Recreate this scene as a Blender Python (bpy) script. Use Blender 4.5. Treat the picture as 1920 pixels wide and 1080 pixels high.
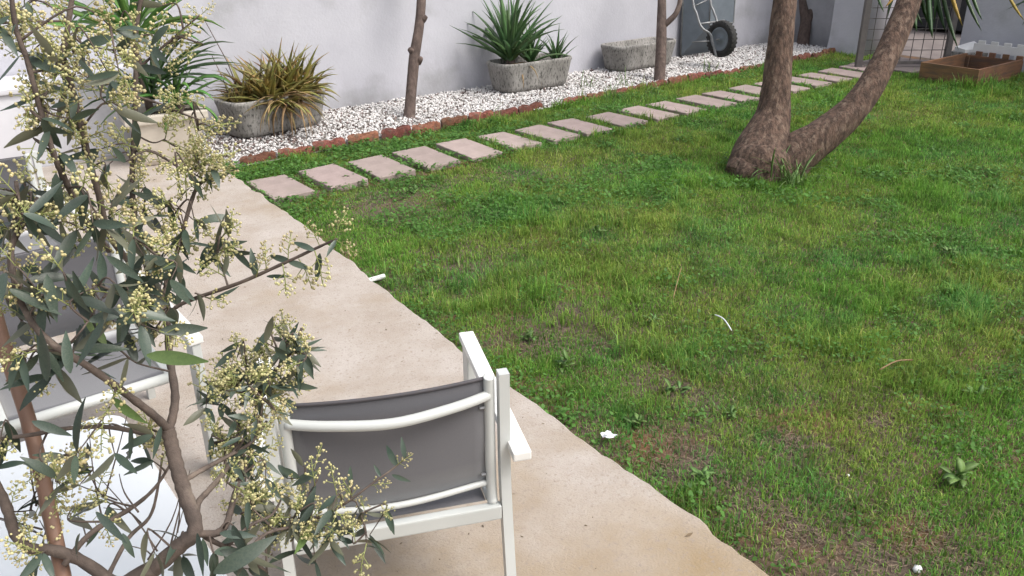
import bpy, bmesh, math, random
import numpy as np
from mathutils import Vector, Matrix
for o in list(bpy.data.objects): bpy.data.objects.remove(o)
S = bpy.context.scene; col = S.collection
random.seed(7); rng = np.random.default_rng(7)
R = math.radians
# ------------------------------------------------------------------ camera
CAMZ = 1.74
PITCH, ROLL, YAW, FPX = R(24.244), R(-0.498), R(37.542), 1580.6
fw = np.array([math.sin(YAW)*math.cos(PITCH), math.cos(YAW)*math.cos(PITCH), -math.sin(PITCH)])
rt = np.array([math.cos(YAW), -math.sin(YAW), 0.0]); up = np.cross(rt, fw)
rt, up = math.cos(ROLL)*rt + math.sin(ROLL)*up, -math.sin(ROLL)*rt + math.cos(ROLL)*up
CAM = np.array([0, 0, CAMZ])
cd = bpy.data.cameras.new('camera'); cam = bpy.data.objects.new('camera', cd); col.objects.link(cam)
cd.sensor_width = 36; cd.lens = FPX/1920*36; cd.clip_start = .05; cd.clip_end = 600
cam.matrix_world = Matrix([[rt[0], up[0], -fw[0], 0], [rt[1], up[1], -fw[1], 0], [rt[2], up[2], -fw[2], CAMZ], [0, 0, 0, 1]])
S.camera = cam
# ------------------------------------------------------------------ sky, sun, exposure
SUN_EL, SUN_AZ = R(54), R(150)      # azimuth clockwise from +Y
w = bpy.data.worlds.new('World'); S.world = w; w.use_nodes = True
nt = w.node_tree; bg = nt.nodes['Background']
sky = nt.nodes.new('ShaderNodeTexSky'); sky.sky_type = 'NISHITA'; sky.sun_disc = False
sky.sun_elevation = SUN_EL; sky.sun_rotation = SUN_AZ; sky.air_density = 1.2; sky.dust_density = 6; sky.ozone_density = 1.5
hs = nt.nodes.new('ShaderNodeHueSaturation'); hs.inputs['Saturation'].default_value = .42
nt.links.new(sky.outputs[0], hs.inputs['Color']); nt.links.new(hs.outputs[0], bg.inputs['Color'])
bg.inputs['Strength'].default_value = .15
sl = bpy.data.lights.new('sun', 'SUN'); sun = bpy.data.objects.new('sun', sl); col.objects.link(sun)
sl.energy = 1.3; sl.angle = R(30); sl.color = (1, .96, .9)
sd = Vector((math.sin(SUN_AZ)*math.cos(SUN_EL), math.cos(SUN_AZ)*math.cos(SUN_EL), math.sin(SUN_EL)))
sun.rotation_euler = sd.to_track_quat('Z', 'Y').to_euler(); sun.location = (6, -4, 8)
vs = S.view_settings; vs.view_transform = 'Standard'; vs.look = 'None'; vs.gamma = 1; vs.use_curve_mapping = False
vs.exposure = 0.48
S.render.engine = 'CYCLES'
# ------------------------------------------------------------------ survey helpers (points measured on the ground, on walls, at a distance)
def ray(x, y): return (x-960)/FPX*rt - (y-540)/FPX*up + fw
def gp(x, y, z=0.0):
    d = ray(x, y); return CAM + (z-CAM[2])/d[2]*d
def dp(x, y, D): return CAM + D*ray(x, y)
# ------------------------------------------------------------------ mesh builder
class MB:
    def __init__(s): s.v = []; s.f = []
    def add(s, vs, fs):
        n = len(s.v); s.v += [tuple(map(float, p)) for p in vs]; s.f += [tuple(i+n for i in q) for q in fs]; return s
    def box(s, x0, x1, y0, y1, z0, z1, b=0.0):
        if b <= 0:
            return s.add([(x, y, z) for z in (z0, z1) for y in (y0, y1) for x in (x0, x1)],
                  [(0, 2, 3, 1), (4, 5, 7, 6), (0, 1, 5, 4), (2, 6, 7, 3), (0, 4, 6, 2), (1, 3, 7, 5)])
        bm = bmesh.new(); bmesh.ops.create_cube(bm, size=1)
        for v in bm.verts:
            v.co = Vector(((x0+x1)/2+v.co.x*(x1-x0), (y0+y1)/2+v.co.y*(y1-y0), (z0+z1)/2+v.co.z*(z1-z0)))
        bmesh.ops.bevel(bm, geom=bm.edges[:], offset=b, segments=2, profile=.6, affect='EDGES')
        bm.verts.index_update()
        s.add([v.co[:] for v in bm.verts], [[v.index for v in f.verts] for f in bm.faces]); bm.free(); return s
    def tube(s, pts, rad, n=8, cap=True, jit=0, sx=1.0):
        P = [Vector(p) for p in pts]; m = len(P)
        if not hasattr(rad, '__len__'): rad = [rad]*m
        base = len(s.v); ref = None
        for i in range(m):
            t = (P[min(i+1, m-1)]-P[max(i-1, 0)])
            if t.length < 1e-9: t = Vector((0, 0, 1))
            t.normalize()
            if ref is None:
                a = Vector((1, 0, 0)) if abs(t.x) < .8 else Vector((0, 1, 0)); ref = (a - t*a.dot(t)).normalized()
            else:
                ref = (ref - t*ref.dot(t)).normalized()
            b = t.cross(ref)
            for k in range(n):
                a = 2*math.pi*k/n; r = rad[i]*(1+(random.uniform(-jit, jit) if jit else 0))
                s.v.append(tuple(P[i] + ref*math.cos(a)*r*sx + b*math.sin(a)*r))
        for i in range(m-1):
            for k in range(n):
                a = base+i*n+k; c = base+i*n+(k+1) % n
                s.f.append((a, c, c+n, a+n))
        if cap:
            s.f.append(tuple(base+k for k in reversed(range(n)))); s.f.append(tuple(base+(m-1)*n+k for k in range(n)))
        return s
    def bar(s, p, q, wx, wz, upv=(0, 0, 1)):        # rectangular bar between two points
        p = Vector(p); q = Vector(q); t = (q-p).normalized(); u_ = Vector(upv); a = t.cross(u_).normalized(); u_ = a.cross(t)
        V = []
        for e in (p, q):
            for i, j in ((-1, -1), (1, -1), (1, 1), (-1, 1)): V.append(e + a*(i*wx/2) + u_*(j*wz/2))
        return s.add(V, [(3, 2, 1, 0), (4, 5, 6, 7), (0, 1, 5, 4), (1, 2, 6, 5), (2, 3, 7, 6), (3, 0, 4, 7)])
    def mesh(s, name, mat=None, smooth=False):
        me = bpy.data.meshes.new(name); me.from_pydata(s.v, [], s.f)
        if mat: me.materials.append(mat)
        if smooth: me.polygons.foreach_set('use_smooth', [True]*len(me.polygons))
        me.update(); return me
    def build(s, name, mat, parent=None, smooth=False):
        return link(name, s.mesh(name, mat, smooth), parent)
def link(name, me, parent=None):
    o = bpy.data.objects.new(name, me); col.objects.link(o)
    if parent: o.parent = parent
    return o
def tag(o, label=None, cat=None, group=None, kind=None):
    if label: o['label'] = label
    if cat: o['category'] = cat
    if group: o['group'] = group
    if kind: o['kind'] = kind
    return o
def thing(name, label, cat, loc=(0, 0, 0), rz=0.0, group=None):
    o = bpy.data.objects.new(name, None); col.objects.link(o); o.location = loc; o.rotation_euler = (0, 0, rz); o.empty_display_size = .1
    return tag(o, label, cat, group)
def copy_tree(o, parent=None):
    c = o.copy(); col.objects.link(c); c.parent = parent
    for ch in o.children: copy_tree(ch, c)
    return c
def fast_mesh(name, V, F, mat, cols=None, smooth=False):
    V = np.asarray(V, np.float32); F = np.asarray(F, np.int32); k = F.shape[1]
    me = bpy.data.meshes.new(name); me.vertices.add(len(V)); me.vertices.foreach_set('co', V.ravel())
    me.loops.add(F.size); me.loops.foreach_set('vertex_index', F.ravel())
    me.polygons.add(len(F)); me.polygons.foreach_set('loop_start', np.arange(0, F.size, k, dtype=np.int32))
    me.polygons.foreach_set('loop_total', np.full(len(F), k, np.int32))
    if smooth: me.polygons.foreach_set('use_smooth', np.ones(len(F), bool))
    me.update(calc_edges=True)
    if cols is not None:
        at = me.color_attributes.new('tint', 'FLOAT_COLOR', 'POINT')
        at.data.foreach_set('color', np.c_[cols, np.ones(len(V))].astype(np.float32).ravel())
    me.materials.append(mat); return me
# value noise for scattering
_tab = rng.random((256, 256))
def vnoise(x, y, sc, oct=3, seed=0):
    out = 0; amp = 1; tot = 0
    for k in range(oct):
        X = np.asarray(x)*sc*2**k + 17.3*seed + 5.1*k; Y = np.asarray(y)*sc*2**k + 9.7*seed + 3.3*k
        xi = np.floor(X).astype(int); yi = np.floor(Y).astype(int); fx = X-xi; fy = Y-yi
        fx = fx*fx*(3-2*fx); fy = fy*fy*(3-2*fy)
        a = _tab[xi & 255, yi & 255]; b = _tab[(xi+1) & 255, yi & 255]; c = _tab[xi & 255, (yi+1) & 255]; d = _tab[(xi+1) & 255, (yi+1) & 255]
        out = out + amp*((a*(1-fx)+b*fx)*(1-fy)+(c*(1-fx)+d*fx)*fy); tot += amp; amp *= .5
    return out/tot
# ------------------------------------------------------------------ materials
def mat(name, c1, c2=None, scale=5, rough=.8, bump=0, bscale=None, detail=6, lo=.35, hi=.65, spec=.5, rnd=0, c3=None, s3=1.0, t3=(.55, .75),
        coord='Object', stretch=None, metallic=0, tint=None, trans=0, back=None, dist=.002, g3=None, sheen=0, speck=None, clear=0):
    m = bpy.data.materials.new(name); m.use_nodes = True; t = m.node_tree; N = t.nodes; L = t.links
    b = N['Principled BSDF']; b.inputs['Roughness'].default_value = rough; b.inputs['Metallic'].default_value = metallic
    b.inputs['Specular IOR Level'].default_value = spec
    tc = N.new('ShaderNodeTexCoord'); src = tc.outputs[coord]
    if stretch:
        mp = N.new('ShaderNodeMapping'); mp.inputs['Scale'].default_value = stretch; L.new(src, mp.inputs[0]); src = mp.outputs[0]
    def noise(sc, d=detail):
        n = N.new('ShaderNodeTexNoise'); n.inputs['Scale'].default_value = sc; n.inputs['Detail'].default_value = d; n.inputs['Roughness'].default_value = .62
        L.new(src, n.inputs['Vector']); return n.outputs['Fac']
    def ramp(f, a, b_):
        r = N.new('ShaderNodeMapRange'); r.inputs['From Min'].default_value = a; r.inputs['From Max'].default_value = b_; L.new(f, r.inputs[0]); return r.outputs[0]
    def mix(f, A, B, mode='MIX'):
        x = N.new('ShaderNodeMix'); x.data_type = 'RGBA'; x.blend_type = mode
        if isinstance(f, float): x.inputs[0].default_value = f
        else: L.new(f, x.inputs[0])
        for s_, v in ((6, A), (7, B)):
            if isinstance(v, tuple): x.inputs[s_].default_value = (*v[:3], 1)
            else: L.new(v, x.inputs[s_])
        return x.outputs[2]
    c = c1
    if c2: c = mix(ramp(noise(scale), lo, hi), c1, c2)
    if c3:
        nf = noise(s3, 5)
        if g3:
            sx = N.new('ShaderNodeSeparateXYZ'); L.new(tc.outputs['Object'], sx.inputs[0])
            gr = ramp(sx.outputs[g3[0]], g3[1], g3[2]); ma = N.new('ShaderNodeMath'); ma.operation = 'MULTIPLY_ADD'; ma.inputs[1].default_value = g3[3]
            L.new(gr, ma.inputs[0]); L.new(nf, ma.inputs[2]); nf = ma.outputs[0]
        c = mix(ramp(nf, *t3), c, c3)
    if speck: c = mix(ramp(noise(speck[1], 3), *speck[2]), c, speck[0])
    if sheen: b.inputs['Sheen Weight'].default_value = sheen; b.inputs['Sheen Roughness'].default_value = .5
    if tint:
        a = N.new('ShaderNodeAttribute'); a.attribute_name = tint; c = mix(1.0, c, a.outputs['Color'], 'MULTIPLY') if c2 else a.outputs['Color']
    if rnd:
        oi = N.new('ShaderNodeObjectInfo'); hv = N.new('ShaderNodeHueSaturation')
        r = N.new('ShaderNodeMapRange'); r.inputs['To Min'].default_value = 1-rnd; r.inputs['To Max'].default_value = 1+rnd; L.new(oi.outputs['Random'], r.inputs[0])
        L.new(r.outputs[0], hv.inputs['Value'])
        mu = N.new('ShaderNodeMath'); mu.operation = 'MULTIPLY_ADD'; mu.inputs[1].default_value = 7.3; mu.inputs[2].default_value = .1; L.new(oi.outputs['Random'], mu.inputs[0])
        fr = N.new('ShaderNodeMath'); fr.operation = 'FRACT'; L.new(mu.outputs[0], fr.inputs[0])
        r2 = N.new('ShaderNodeMapRange'); r2.inputs['To Min'].default_value = .5-.06*rnd; r2.inputs['To Max'].default_value = .5+.06*rnd; L.new(fr.outputs[0], r2.inputs[0]); L.new(r2.outputs[0], hv.inputs['Hue'])
        if isinstance(c, tuple): hv.inputs['Color'].default_value = (*c[:3], 1)
        else: L.new(c, hv.inputs['Color'])
        c = hv.outputs[0]
    if back:
        g = N.new('ShaderNodeNewGeometry'); c = mix(g.outputs['Backfacing'], c, back)
    if isinstance(c, tuple): b.inputs['Base Color'].default_value = (*c[:3], 1)
    else: L.new(c, b.inputs['Base Color'])
    if bump:
        bp = N.new('ShaderNodeBump'); bp.inputs['Strength'].default_value = bump; bp.inputs['Distance'].default_value = dist
        L.new(noise(bscale or scale*3, 8), bp.inputs['Height']); L.new(bp.outputs[0], b.inputs['Normal'])
    if trans:
        tr = N.new('ShaderNodeBsdfTranslucent'); ms = N.new('ShaderNodeMixShader'); ms.inputs[0].default_value = trans
        if isinstance(c, tuple): tr.inputs[0].default_value = (*c[:3], 1)
        else: L.new(c, tr.inputs[0])
        L.new(b.outputs[0], ms.inputs[1]); L.new(tr.outputs[0], ms.inputs[2]); L.new(ms.outputs[0], N['Material Output'].inputs['Surface'])
    if clear:
        tp = N.new('ShaderNodeBsdfTransparent'); ms = N.new('ShaderNodeMixShader'); ms.inputs[0].default_value = clear; src_ = N['Material Output'].inputs['Surface'].links[0].from_socket
        L.new(src_, ms.inputs[1]); L.new(tp.outputs[0], ms.inputs[2]); L.new(ms.outputs[0], N['Material Output'].inputs['Surface'])
    return m
M = {}
M['soil'] = mat('soil', (.07, .05, .037), (.15, .11, .08), 18, .95, .9, 60, c3=(.17, .085, .042), s3=1.9, t3=(.50, .66), dist=.012)
M['patio'] = mat('patio_concrete', (.455, .41, .375), (.355, .30, .25), 4.2, .85, .8, 140, c3=(.30, .22, .125), s3=1.5, t3=(.55, .90), lo=.34, hi=.68, detail=14, dist=.004, g3=(1, 2.5, 1.0, .27), speck=((.30, .25, .21), 75, (.56, .72)))
M['patio_side'] = M['patio']
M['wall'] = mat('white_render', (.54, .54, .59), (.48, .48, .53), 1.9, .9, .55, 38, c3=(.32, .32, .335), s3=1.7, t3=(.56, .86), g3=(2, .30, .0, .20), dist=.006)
M['wall_grey'] = mat('grey_shaded_render', (.44, .44, .47), (.30, .30, .32), 2.2, .92, .5, 30, c3=(.22, .22, .21), s3=1.3, t3=(.55, .75), dist=.006)  # darker copy of the wall render: tree shade and dirt both in the colour
M['lowwall'] = mat('smooth_white_render', (.60, .60, .64), (.55, .55, .59), 2.0, .85, .2, 30)
M['concrete'] = mat('weathered_concrete', (.38, .365, .345), (.24, .23, .215), 5, .95, .9, 60, c3=(.075, .073, .068), s3=62, t3=(.50, .66), stretch=(1, 1, .4), dist=.005)
M['cream'] = mat('cream_ceramic', (.60, .545, .47), (.54, .48, .41), 4, .5, .1, 20)
M['potting'] = mat('potting_soil', (.04, .03, .022), (.09, .07, .05), 30, .98, .9, 60, dist=.01)
M['paver'] = mat('pink_paver', (.36, .285, .265), (.29, .23, .215), 11, .88, .5, 120, c3=(.30, .25, .21), s3=3.5, t3=(.55, .8), rnd=.12, dist=.002)
M['terracotta'] = mat('terracotta', (.24, .085, .055), (.13, .05, .037), 22, .92, .9, 70, c3=(.13, .095, .07), s3=13, t3=(.50, .68), rnd=.3, dist=.008)
M['gravel_base'] = mat('gravel_dust', (.34, .32, .30), (.20, .18, .16), 40, .95, .9, 90, dist=.01)
M['pebble'] = mat('pebble', (1, 1, 1), None, rough=.8, tint='tint')
M['grass'] = mat('grass_blade', (.1, .2, .05), None, rough=.55, tint='tint', trans=.52, spec=.35)
M['weed'] = mat('weed_leaf', (.16, .28, .075), (.12, .22, .055), 12, .5, .2, 40, rnd=.2, trans=.25)
M['bark'] = mat('yucca_bark', (.15, .095, .07), (.062, .04, .031), 34, .95, .7, 48, stretch=(1, 1, .4), c3=(.23, .165, .125), s3=26, t3=(.52, .68), dist=.035, lo=.40, hi=.60)
M['bark2'] = mat('grey_bark', (.145, .105, .09), (.07, .05, .043), 26, .92, .9, 50, stretch=(1, 1, .5), c3=(.24, .19, .165), s3=6, t3=(.55, .7), dist=.008)
M['yleaf'] = mat('yucca_leaf', (.045, .10, .035), (.065, .13, .04), 5, .42, .1, 60, rnd=.3, trans=.15, stretch=(1, 1, 1))
M['yleaf_dry'] = mat('yucca_leaf_dry', (.42, .27, .05), (.22, .16, .04), 6, .6, .2, 60, rnd=.25, trans=.15)
M['yleaf_bright'] = mat('dracaena_leaf', (.10, .24, .055), (.15, .30, .065), 5, .38, .1, 60, rnd=.3, trans=.2)
M['agave'] = mat('agave_leaf', (.06, .13, .05), (.09, .17, .06), 7, .45, .15, 50, rnd=.25)
M['aloe'] = mat('aloe_leaf', (.26, .19, .05), (.16, .18, .055), 8, .5, .2, 40, rnd=.4, c3=(.34, .16, .07), s3=6, t3=(.5, .68))
M['aloe_dry'] = mat('aloe_dry_leaf', (.34, .24, .12), (.24, .15, .07), 12, .8, .4, 40, rnd=.25)
M['steel'] = mat('galvanised_steel', (.20, .23, .265), (.16, .19, .22), 6, .6, .15, 30, metallic=.35, c3=(.25, .28, .31), s3=3, t3=(.55, .75))
M['steel_tube'] = mat('steel_tube', (.26, .265, .27), (.18, .185, .19), 20, .45, .1, 40, metallic=.4)
M['rubber'] = mat('black_rubber', (.02, .02, .021), (.035, .034, .033), 18, .85, .4, 60)
M['gatepaint'] = mat('gate_paint', (.10, .09, .092), (.14, .125, .12), 14, .6, .2, 60)
M['wire'] = mat('mesh_wire', (.06, .055, .055), (.09, .08, .075), 20, .6)
M['wood'] = mat('weathered_wood', (.25, .13, .07), (.14, .075, .042), 3, .85, .5, 30, stretch=(1.2, 1.2, 9), c3=(.12, .085, .065), s3=3, t3=(.5, .72), rnd=.15, dist=.003)
M['whitemetal'] = mat('white_aluminium', (.56, .58, .565), (.53, .55, .535), 7, .38, .05, 60, spec=.5)
M['armwhite'] = mat('white_resin', (.80, .80, .775), (.77, .77, .745), 6, .42)
M['sling'] = mat('grey_sling', (.103, .102, .115), (.085, .085, .097), 500, .6, .35, 900, coord='Object', trans=.06, dist=.0006, sheen=.95, clear=.10)
M['sling_hem'] = mat('sling_hem', (.07, .065, .072), None, rough=.7)
M['tabletop'] = mat('white_glass', (.66, .69, .72), (.62, .65, .68), 3, .2, spec=.6, speck=((.42, .42, .38), 55, (.68, .74)))
M['olivebark'] = mat('olive_bark', (.125, .095, .078), (.07, .054, .046), 40, .9, .7, 120, c3=(.20, .16, .13), s3=15, t3=(.55, .72), dist=.003)
M['bamboo'] = mat('bamboo_stake', (.27, .155, .105), (.20, .115, .08), 10, .55, .2, 40, stretch=(1, 1, .2))
M['oliveleaf'] = mat('olive_leaf', (.042, .066, .05), (.07, .092, .066), 30, .36, .15, 200, rnd=.45, back=(.14, .145, .10), trans=.1, spec=.5)
M['oliveyoung'] = mat('olive_leaf_young', (.13, .20, .06), (.10, .16, .05), 20, .4, .1, 100, rnd=.2, back=(.20, .24, .12), trans=.25)
M['olivebud'] = mat('olive_bud', (.50, .45, .20), (.64, .59, .34), 90, .6, rnd=.25, trans=.15)
M['olivestalk'] = mat('olive_stalk', (.27, .30, .10), None, rough=.6)
M['plasticwhite'] = mat('white_plastic', (.78, .78, .78), (.72, .72, .72), 8, .4)
M['yard'] = mat('yard_concrete', (.20, .17, .16), (.15, .125, .12), 3, .9, .4, 40, c3=(.10, .085, .08), s3=2, t3=(.55, .7))
M['dark'] = mat('dark_plastic', (.02, .022, .026), (.03, .032, .036), 8, .5)
M['teal'] = mat('teal_paint', (.02, .11, .13), (.015, .09, .10), 8, .5)
M['paper'] = mat('white_paper', (.80, .82, .86), (.74, .76, .80), 20, .6)
M['moss'] = mat('moss', (.16, .16, .02), (.10, .12, .02), 20, .95, .9, 80, dist=.01)
# ------------------------------------------------------------------ the setting
PE = lambda y: 1.575 + .0625*y + .018*math.sin(1.7*y+.4)          # edge of the patio slab (x for a given y)
PATZ = .07
g = MB().add([(-250, -250, 0), (250, -250, 0), (250, 250, 0), (-250, 250, 0)], [(0, 1, 2, 3)]).build('ground', M['soil']); tag(g, kind='structure')
def patio():
    ys = np.arange(-3, 6.74, .035); top = []; V = []; F = []
    n = len(ys)
    for y in ys:
        e = PE(y) + (vnoise(y, 0.3, 9, 3, 2)-.5)*.035 + (vnoise(y, 0.7, 30, 2, 5)-.5)*.016
        V += [(-4, y, PATZ), (e-.012, y, PATZ-.0005*0), (e+.004, y, PATZ-.014), (e+.012+(vnoise(y, .2, 20, 2, 3)-.5)*.02, y, -.06)]
    for i in range(n-1):
        for k in range(3):
            a = 4*i+k; F.append((a, a+1, a+5, a+4))
    m = MB().add(V, F)
    e0 = 4*(n-1); m.f.append((e0, e0+1, e0+2, e0+3)); m.add([(-4, ys[-1], -.06)], []); m.f.append((e0, e0+3, len(m.v)-1))
    return m.build('patio', M['patio'])
tag(patio(), kind='structure')
GY0, GY1, GX0, GX1 = 6.02, 7.32, 1.95, 10.3
gb = MB().add([(PE(6.2)-.02, GY0, .012), (GX1, GY0+.2, .012), (GX1, GY1, .012), (1.0, GY1, .012), (1.0, 6.72, .012), (PE(6.2)-.02, 6.72, .012)], [(0, 1, 2, 3, 4, 5)]).build('gravel_bed', M['gravel_base']); tag(gb, kind='structure')
yd = MB().add([(10.62, 2.0, .004), (30, 2.0, .004), (30, 9, .004), (10.62, 9, .004)], [(0, 1, 2, 3)]).build('yard_paving', M['yard']); tag(yd, kind='structure')

def rough_wall(x0, x1, y0, y1, h, nx, nz, amp, seed, axis='x', bulge=0):
    # a rendered wall: the visible long face subdivided and slightly uneven, plain back and top
    m = MB(); V = []; F = []
    for j in range(nz+1):
        for i in range(nx+1):
            s_ = i/nx; z = -.05 + (h+.05)*j/nz
            d = (float(vnoise(s_*abs(x1-x0+y1-y0)+50, z+50, 1.2, 3, seed))-.5)*amp - bulge*math.exp(-max(z, 0)/.12)
            if axis == 'x': V.append((x0+(x1-x0)*s_, y0+d, z))
            else: V.append((x0+d, y0+(y1-y0)*s_, z))
    for j in range(nz):
        for i in range(nx):
            a = j*(nx+1)+i; F.append((a, a+1, a+nx+2, a+nx+1) if axis == 'x' else (a+1, a, a+nx+1, a+nx+2))
    m.add(V, F)
    if axis == 'x': m.box(x0, x1, y0+.03, y1, -.05, h-.002)
    else: m.box(x0+.03, x1, y0, y1, -.05, h-.002)
    return m
def wall(name, mb, mt, label):
    o = mb.build(name, mt, None, True); return tag(o, label, 'wall')
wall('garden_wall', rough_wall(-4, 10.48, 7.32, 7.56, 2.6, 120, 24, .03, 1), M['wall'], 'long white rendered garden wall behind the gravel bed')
wall('boundary_wall', rough_wall(10.48, 10.72, 6.2, 7.318, 2.6, 20, 24, .03, 2, 'y'), M['wall_grey'], 'short stained wall with tree shade in its grey colour, closing the gravel bed beside the gate pillar')
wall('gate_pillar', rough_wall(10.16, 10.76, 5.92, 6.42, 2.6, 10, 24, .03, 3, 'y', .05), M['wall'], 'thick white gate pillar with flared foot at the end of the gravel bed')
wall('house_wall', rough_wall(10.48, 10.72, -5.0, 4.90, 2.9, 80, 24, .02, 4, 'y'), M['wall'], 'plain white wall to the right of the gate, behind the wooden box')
lw = MB().box(-4, 1.78, 6.74, 7.28, -.05, .595, .006); lw.box(-4.02, 1.80, 6.715, 7.29, .598, .64, .008)
wall('low_wall', lw, M['lowwall'], 'low white wall with overhanging coping behind the olive tree, left end of garden')
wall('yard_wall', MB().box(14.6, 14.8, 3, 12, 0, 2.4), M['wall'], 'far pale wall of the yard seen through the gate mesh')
# ------------------------------------------------------------------ stepping slabs
def slab(l, wd, t, seed):
    rr = random.Random(seed); bm = bmesh.new(); bmesh.ops.create_cube(bm, size=1)
    for v in bm.verts:
        v.co = Vector((v.co.x*wd + rr.uniform(-.006, .006), v.co.y*l + rr.uniform(-.006, .006), v.co.z*t))
    bmesh.ops.bevel(bm, geom=bm.edges[:], offset=.004, segments=1, affect='EDGES')
    me = bpy.data.meshes.new('stepping_slab'); bm.to_mesh(me); bm.free(); me.materials.append(M['paver']); return me
slabs = [slab(.5065, .285, .09, k) for k in range(4)]
offs = [.011, .014, .002, -.003, -.007, -.005, -.008, -.036, .005, .013, -.016, .021, -.008, .014, .0, .01, -.01, .0, .012]
ordn = ['first', 'second', 'third', 'fourth', 'fifth', 'sixth', 'seventh', 'eighth', 'ninth', 'tenth', 'eleventh', 'twelfth', 'thirteenth', 'fourteenth', 'fifteenth', 'sixteenth', 'seventeenth', 'eighteenth', 'nineteenth']
PAV = []
for i in range(19):
    x = 1.9487 + i*.39596 + offs[i] + .1425; y = 5.064 + .253 + random.uniform(-.008, .008)
    o = link('stepping_slab', slabs[i % 4]); o.location = (x, y, -.005 - (.006 if i > 7 else 0)); o.rotation_euler = (R(random.uniform(-1.2, 1.2)), R(random.uniform(-1.4, 1.4)), R(random.uniform(-1.8, 1.8)))
    lab = 'pinkish concrete stepping slab, %s of the row counted from the patio' % ordn[i] if i else 'pinkish concrete stepping slab touching the patio edge, nearest of the row'
    tag(o, lab, 'stepping stone', 'stepping slabs across the lawn'); PAV.append((x, y))
th = MB().box(9.42, 10.3, 4.85, 5.65, -.05, .03, .006).build('threshold_slab', M['yard']); tag(th, 'dark flat concrete slab on the ground under the mesh gate', 'slab')
# ------------------------------------------------------------------ terracotta edging
def edging_unit(seed, n=2, wd=.15, h=.115):
    rr = random.Random(seed); m = MB()
    K = 24; V = []
    for z, sc in ((-.08, 1), (h*.72, 1), (h*.93, .86), (h, .55)):
        for k in range(K):
            s = k/K
            if s < .5:
                t = s*2; x = (t-.5)*n*wd; y = -.028 - .008*abs(math.sin(math.pi*t*n))
            else:
                t = (s-.5)*2; x = (.5-t)*n*wd; y = .026 + .008*abs(math.sin(math.pi*t*n))
            zz = z + (0 if z < 0 else -.012*(1-abs(math.sin(math.pi*((x/(n*wd))+.5)*n)))*(z > .08) + rr.uniform(-.014, .005))
            V.append((x*(1 if sc > .9 else .985)+rr.uniform(-.004, .004), y*sc+rr.uniform(-.004, .004), zz))
    F = [tuple(range(3*K, 4*K))]
    for j in range(3):
        for k in range(K): F.append((j*K+k, j*K+(k+1) % K, (j+1)*K+(k+1) % K, (j+1)*K+k))
    return m.add(V, F).mesh('edging_brick', M['terracotta'])
ed = thing('terracotta_edging', 'row of scalloped red terracotta edging bricks between lawn and gravel', 'edging', (2.2, 6.1, 0))
EU = [edging_unit(k) for k in range(5)]
def edge_y(x): return 6.11 - .012*x + .0028*x*x + .03*math.sin(1.3*x)
x = 2.28; k = 0
while x < 10.1:
    if not (4.98 < x < 5.3):
        o = link('edging_brick', EU[k % 5], ed); y = edge_y(x)
        dz = -.05 if 5.3 < x < 6.7 else (-.045 if x < 2.6 else random.uniform(-.042, -.018))
        o.location = (x-2.2, y-6.1+random.uniform(-.012, .012), dz - (.015 if x > 7.5 else 0))
        o.rotation_euler = (R(random.uniform(-6, 6)), R(random.uniform(-3, 3)), math.atan2(edge_y(x+.1)-edge_y(x-.1), .2)+R(random.uniform(-4, 4)))
    x += .291 + random.uniform(0, .010); k += 1
# ------------------------------------------------------------------ leaves, troughs
def strap(L, W, th0, bend, nseg=6, fold=.25, tip=.0, prof='strap', twist=0, thick=.12, pw=1.5):
    """a tapering blade that leaves the base at angle th0 from vertical and bends over"""
    V = []; F = []; p = np.array([0., 0., 0.])
    for i in range(nseg+1):
        s = i/nseg; th = th0 + bend*s**pw
        if i: p = p + L/nseg*np.array([math.sin(th), 0, math.cos(th)])
        if prof == 'strap': wd = W*(.62 + .6*s if s < .55 else .95*(1-((s-.55)/.45)**1.7))
        elif prof == 'agave': wd = W*(1-s**1.25)
        else: wd = W*math.sin(math.pi*min(1, .06+.94*s))**.8
        wd = max(wd, W*.03); nrm = np.array([-math.cos(th), 0, math.sin(th)]); tw = twist*s
        side = np.array([nrm[0]*math.sin(tw), math.cos(tw), nrm[2]*math.sin(tw)])
        V += [p + side*wd/2 + nrm*fold*wd/2, p - nrm*0, p - side*wd/2 + nrm*fold*wd/2, p - nrm*wd*thick*2]
    for i in range(nseg):
        for k in range(4):
            a = 4*i+k; b = 4*i+(k+1) % 4; F.append((a, b, b+4, a+4))
    F.append((4*nseg, 4*nseg+1, 4*nseg+2, 4*nseg+3))
    return MB().add(V, F)
def variants(n, name, mt, fn): return [fn(k).mesh(name, mt, True) for k in range(n)]
def rosette(parent, c, n, meshes, s0, s1, tilt0, tilt1, spread=.01, az0=0, azr=2*math.pi, mats=None, name='leaf'):
    for k in range(n):
        t = (k+.5)/n; az = az0 + (k*2.399963 % (2*math.pi))/(2*math.pi)*azr
        o = link(name, random.choice(meshes), parent)
        o.location = (c[0]+random.uniform(-spread, spread), c[1]+random.uniform(-spread, spread), c[2] + .05*(1-t)*s0)
        o.rotation_euler = (random.uniform(-.12, .12), tilt0 + (tilt1-tilt0)*t + random.uniform(-.12, .12), az)
        s = random.uniform(s0, s1); o.scale = (s, s*random.uniform(.85, 1.15), s)
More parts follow.
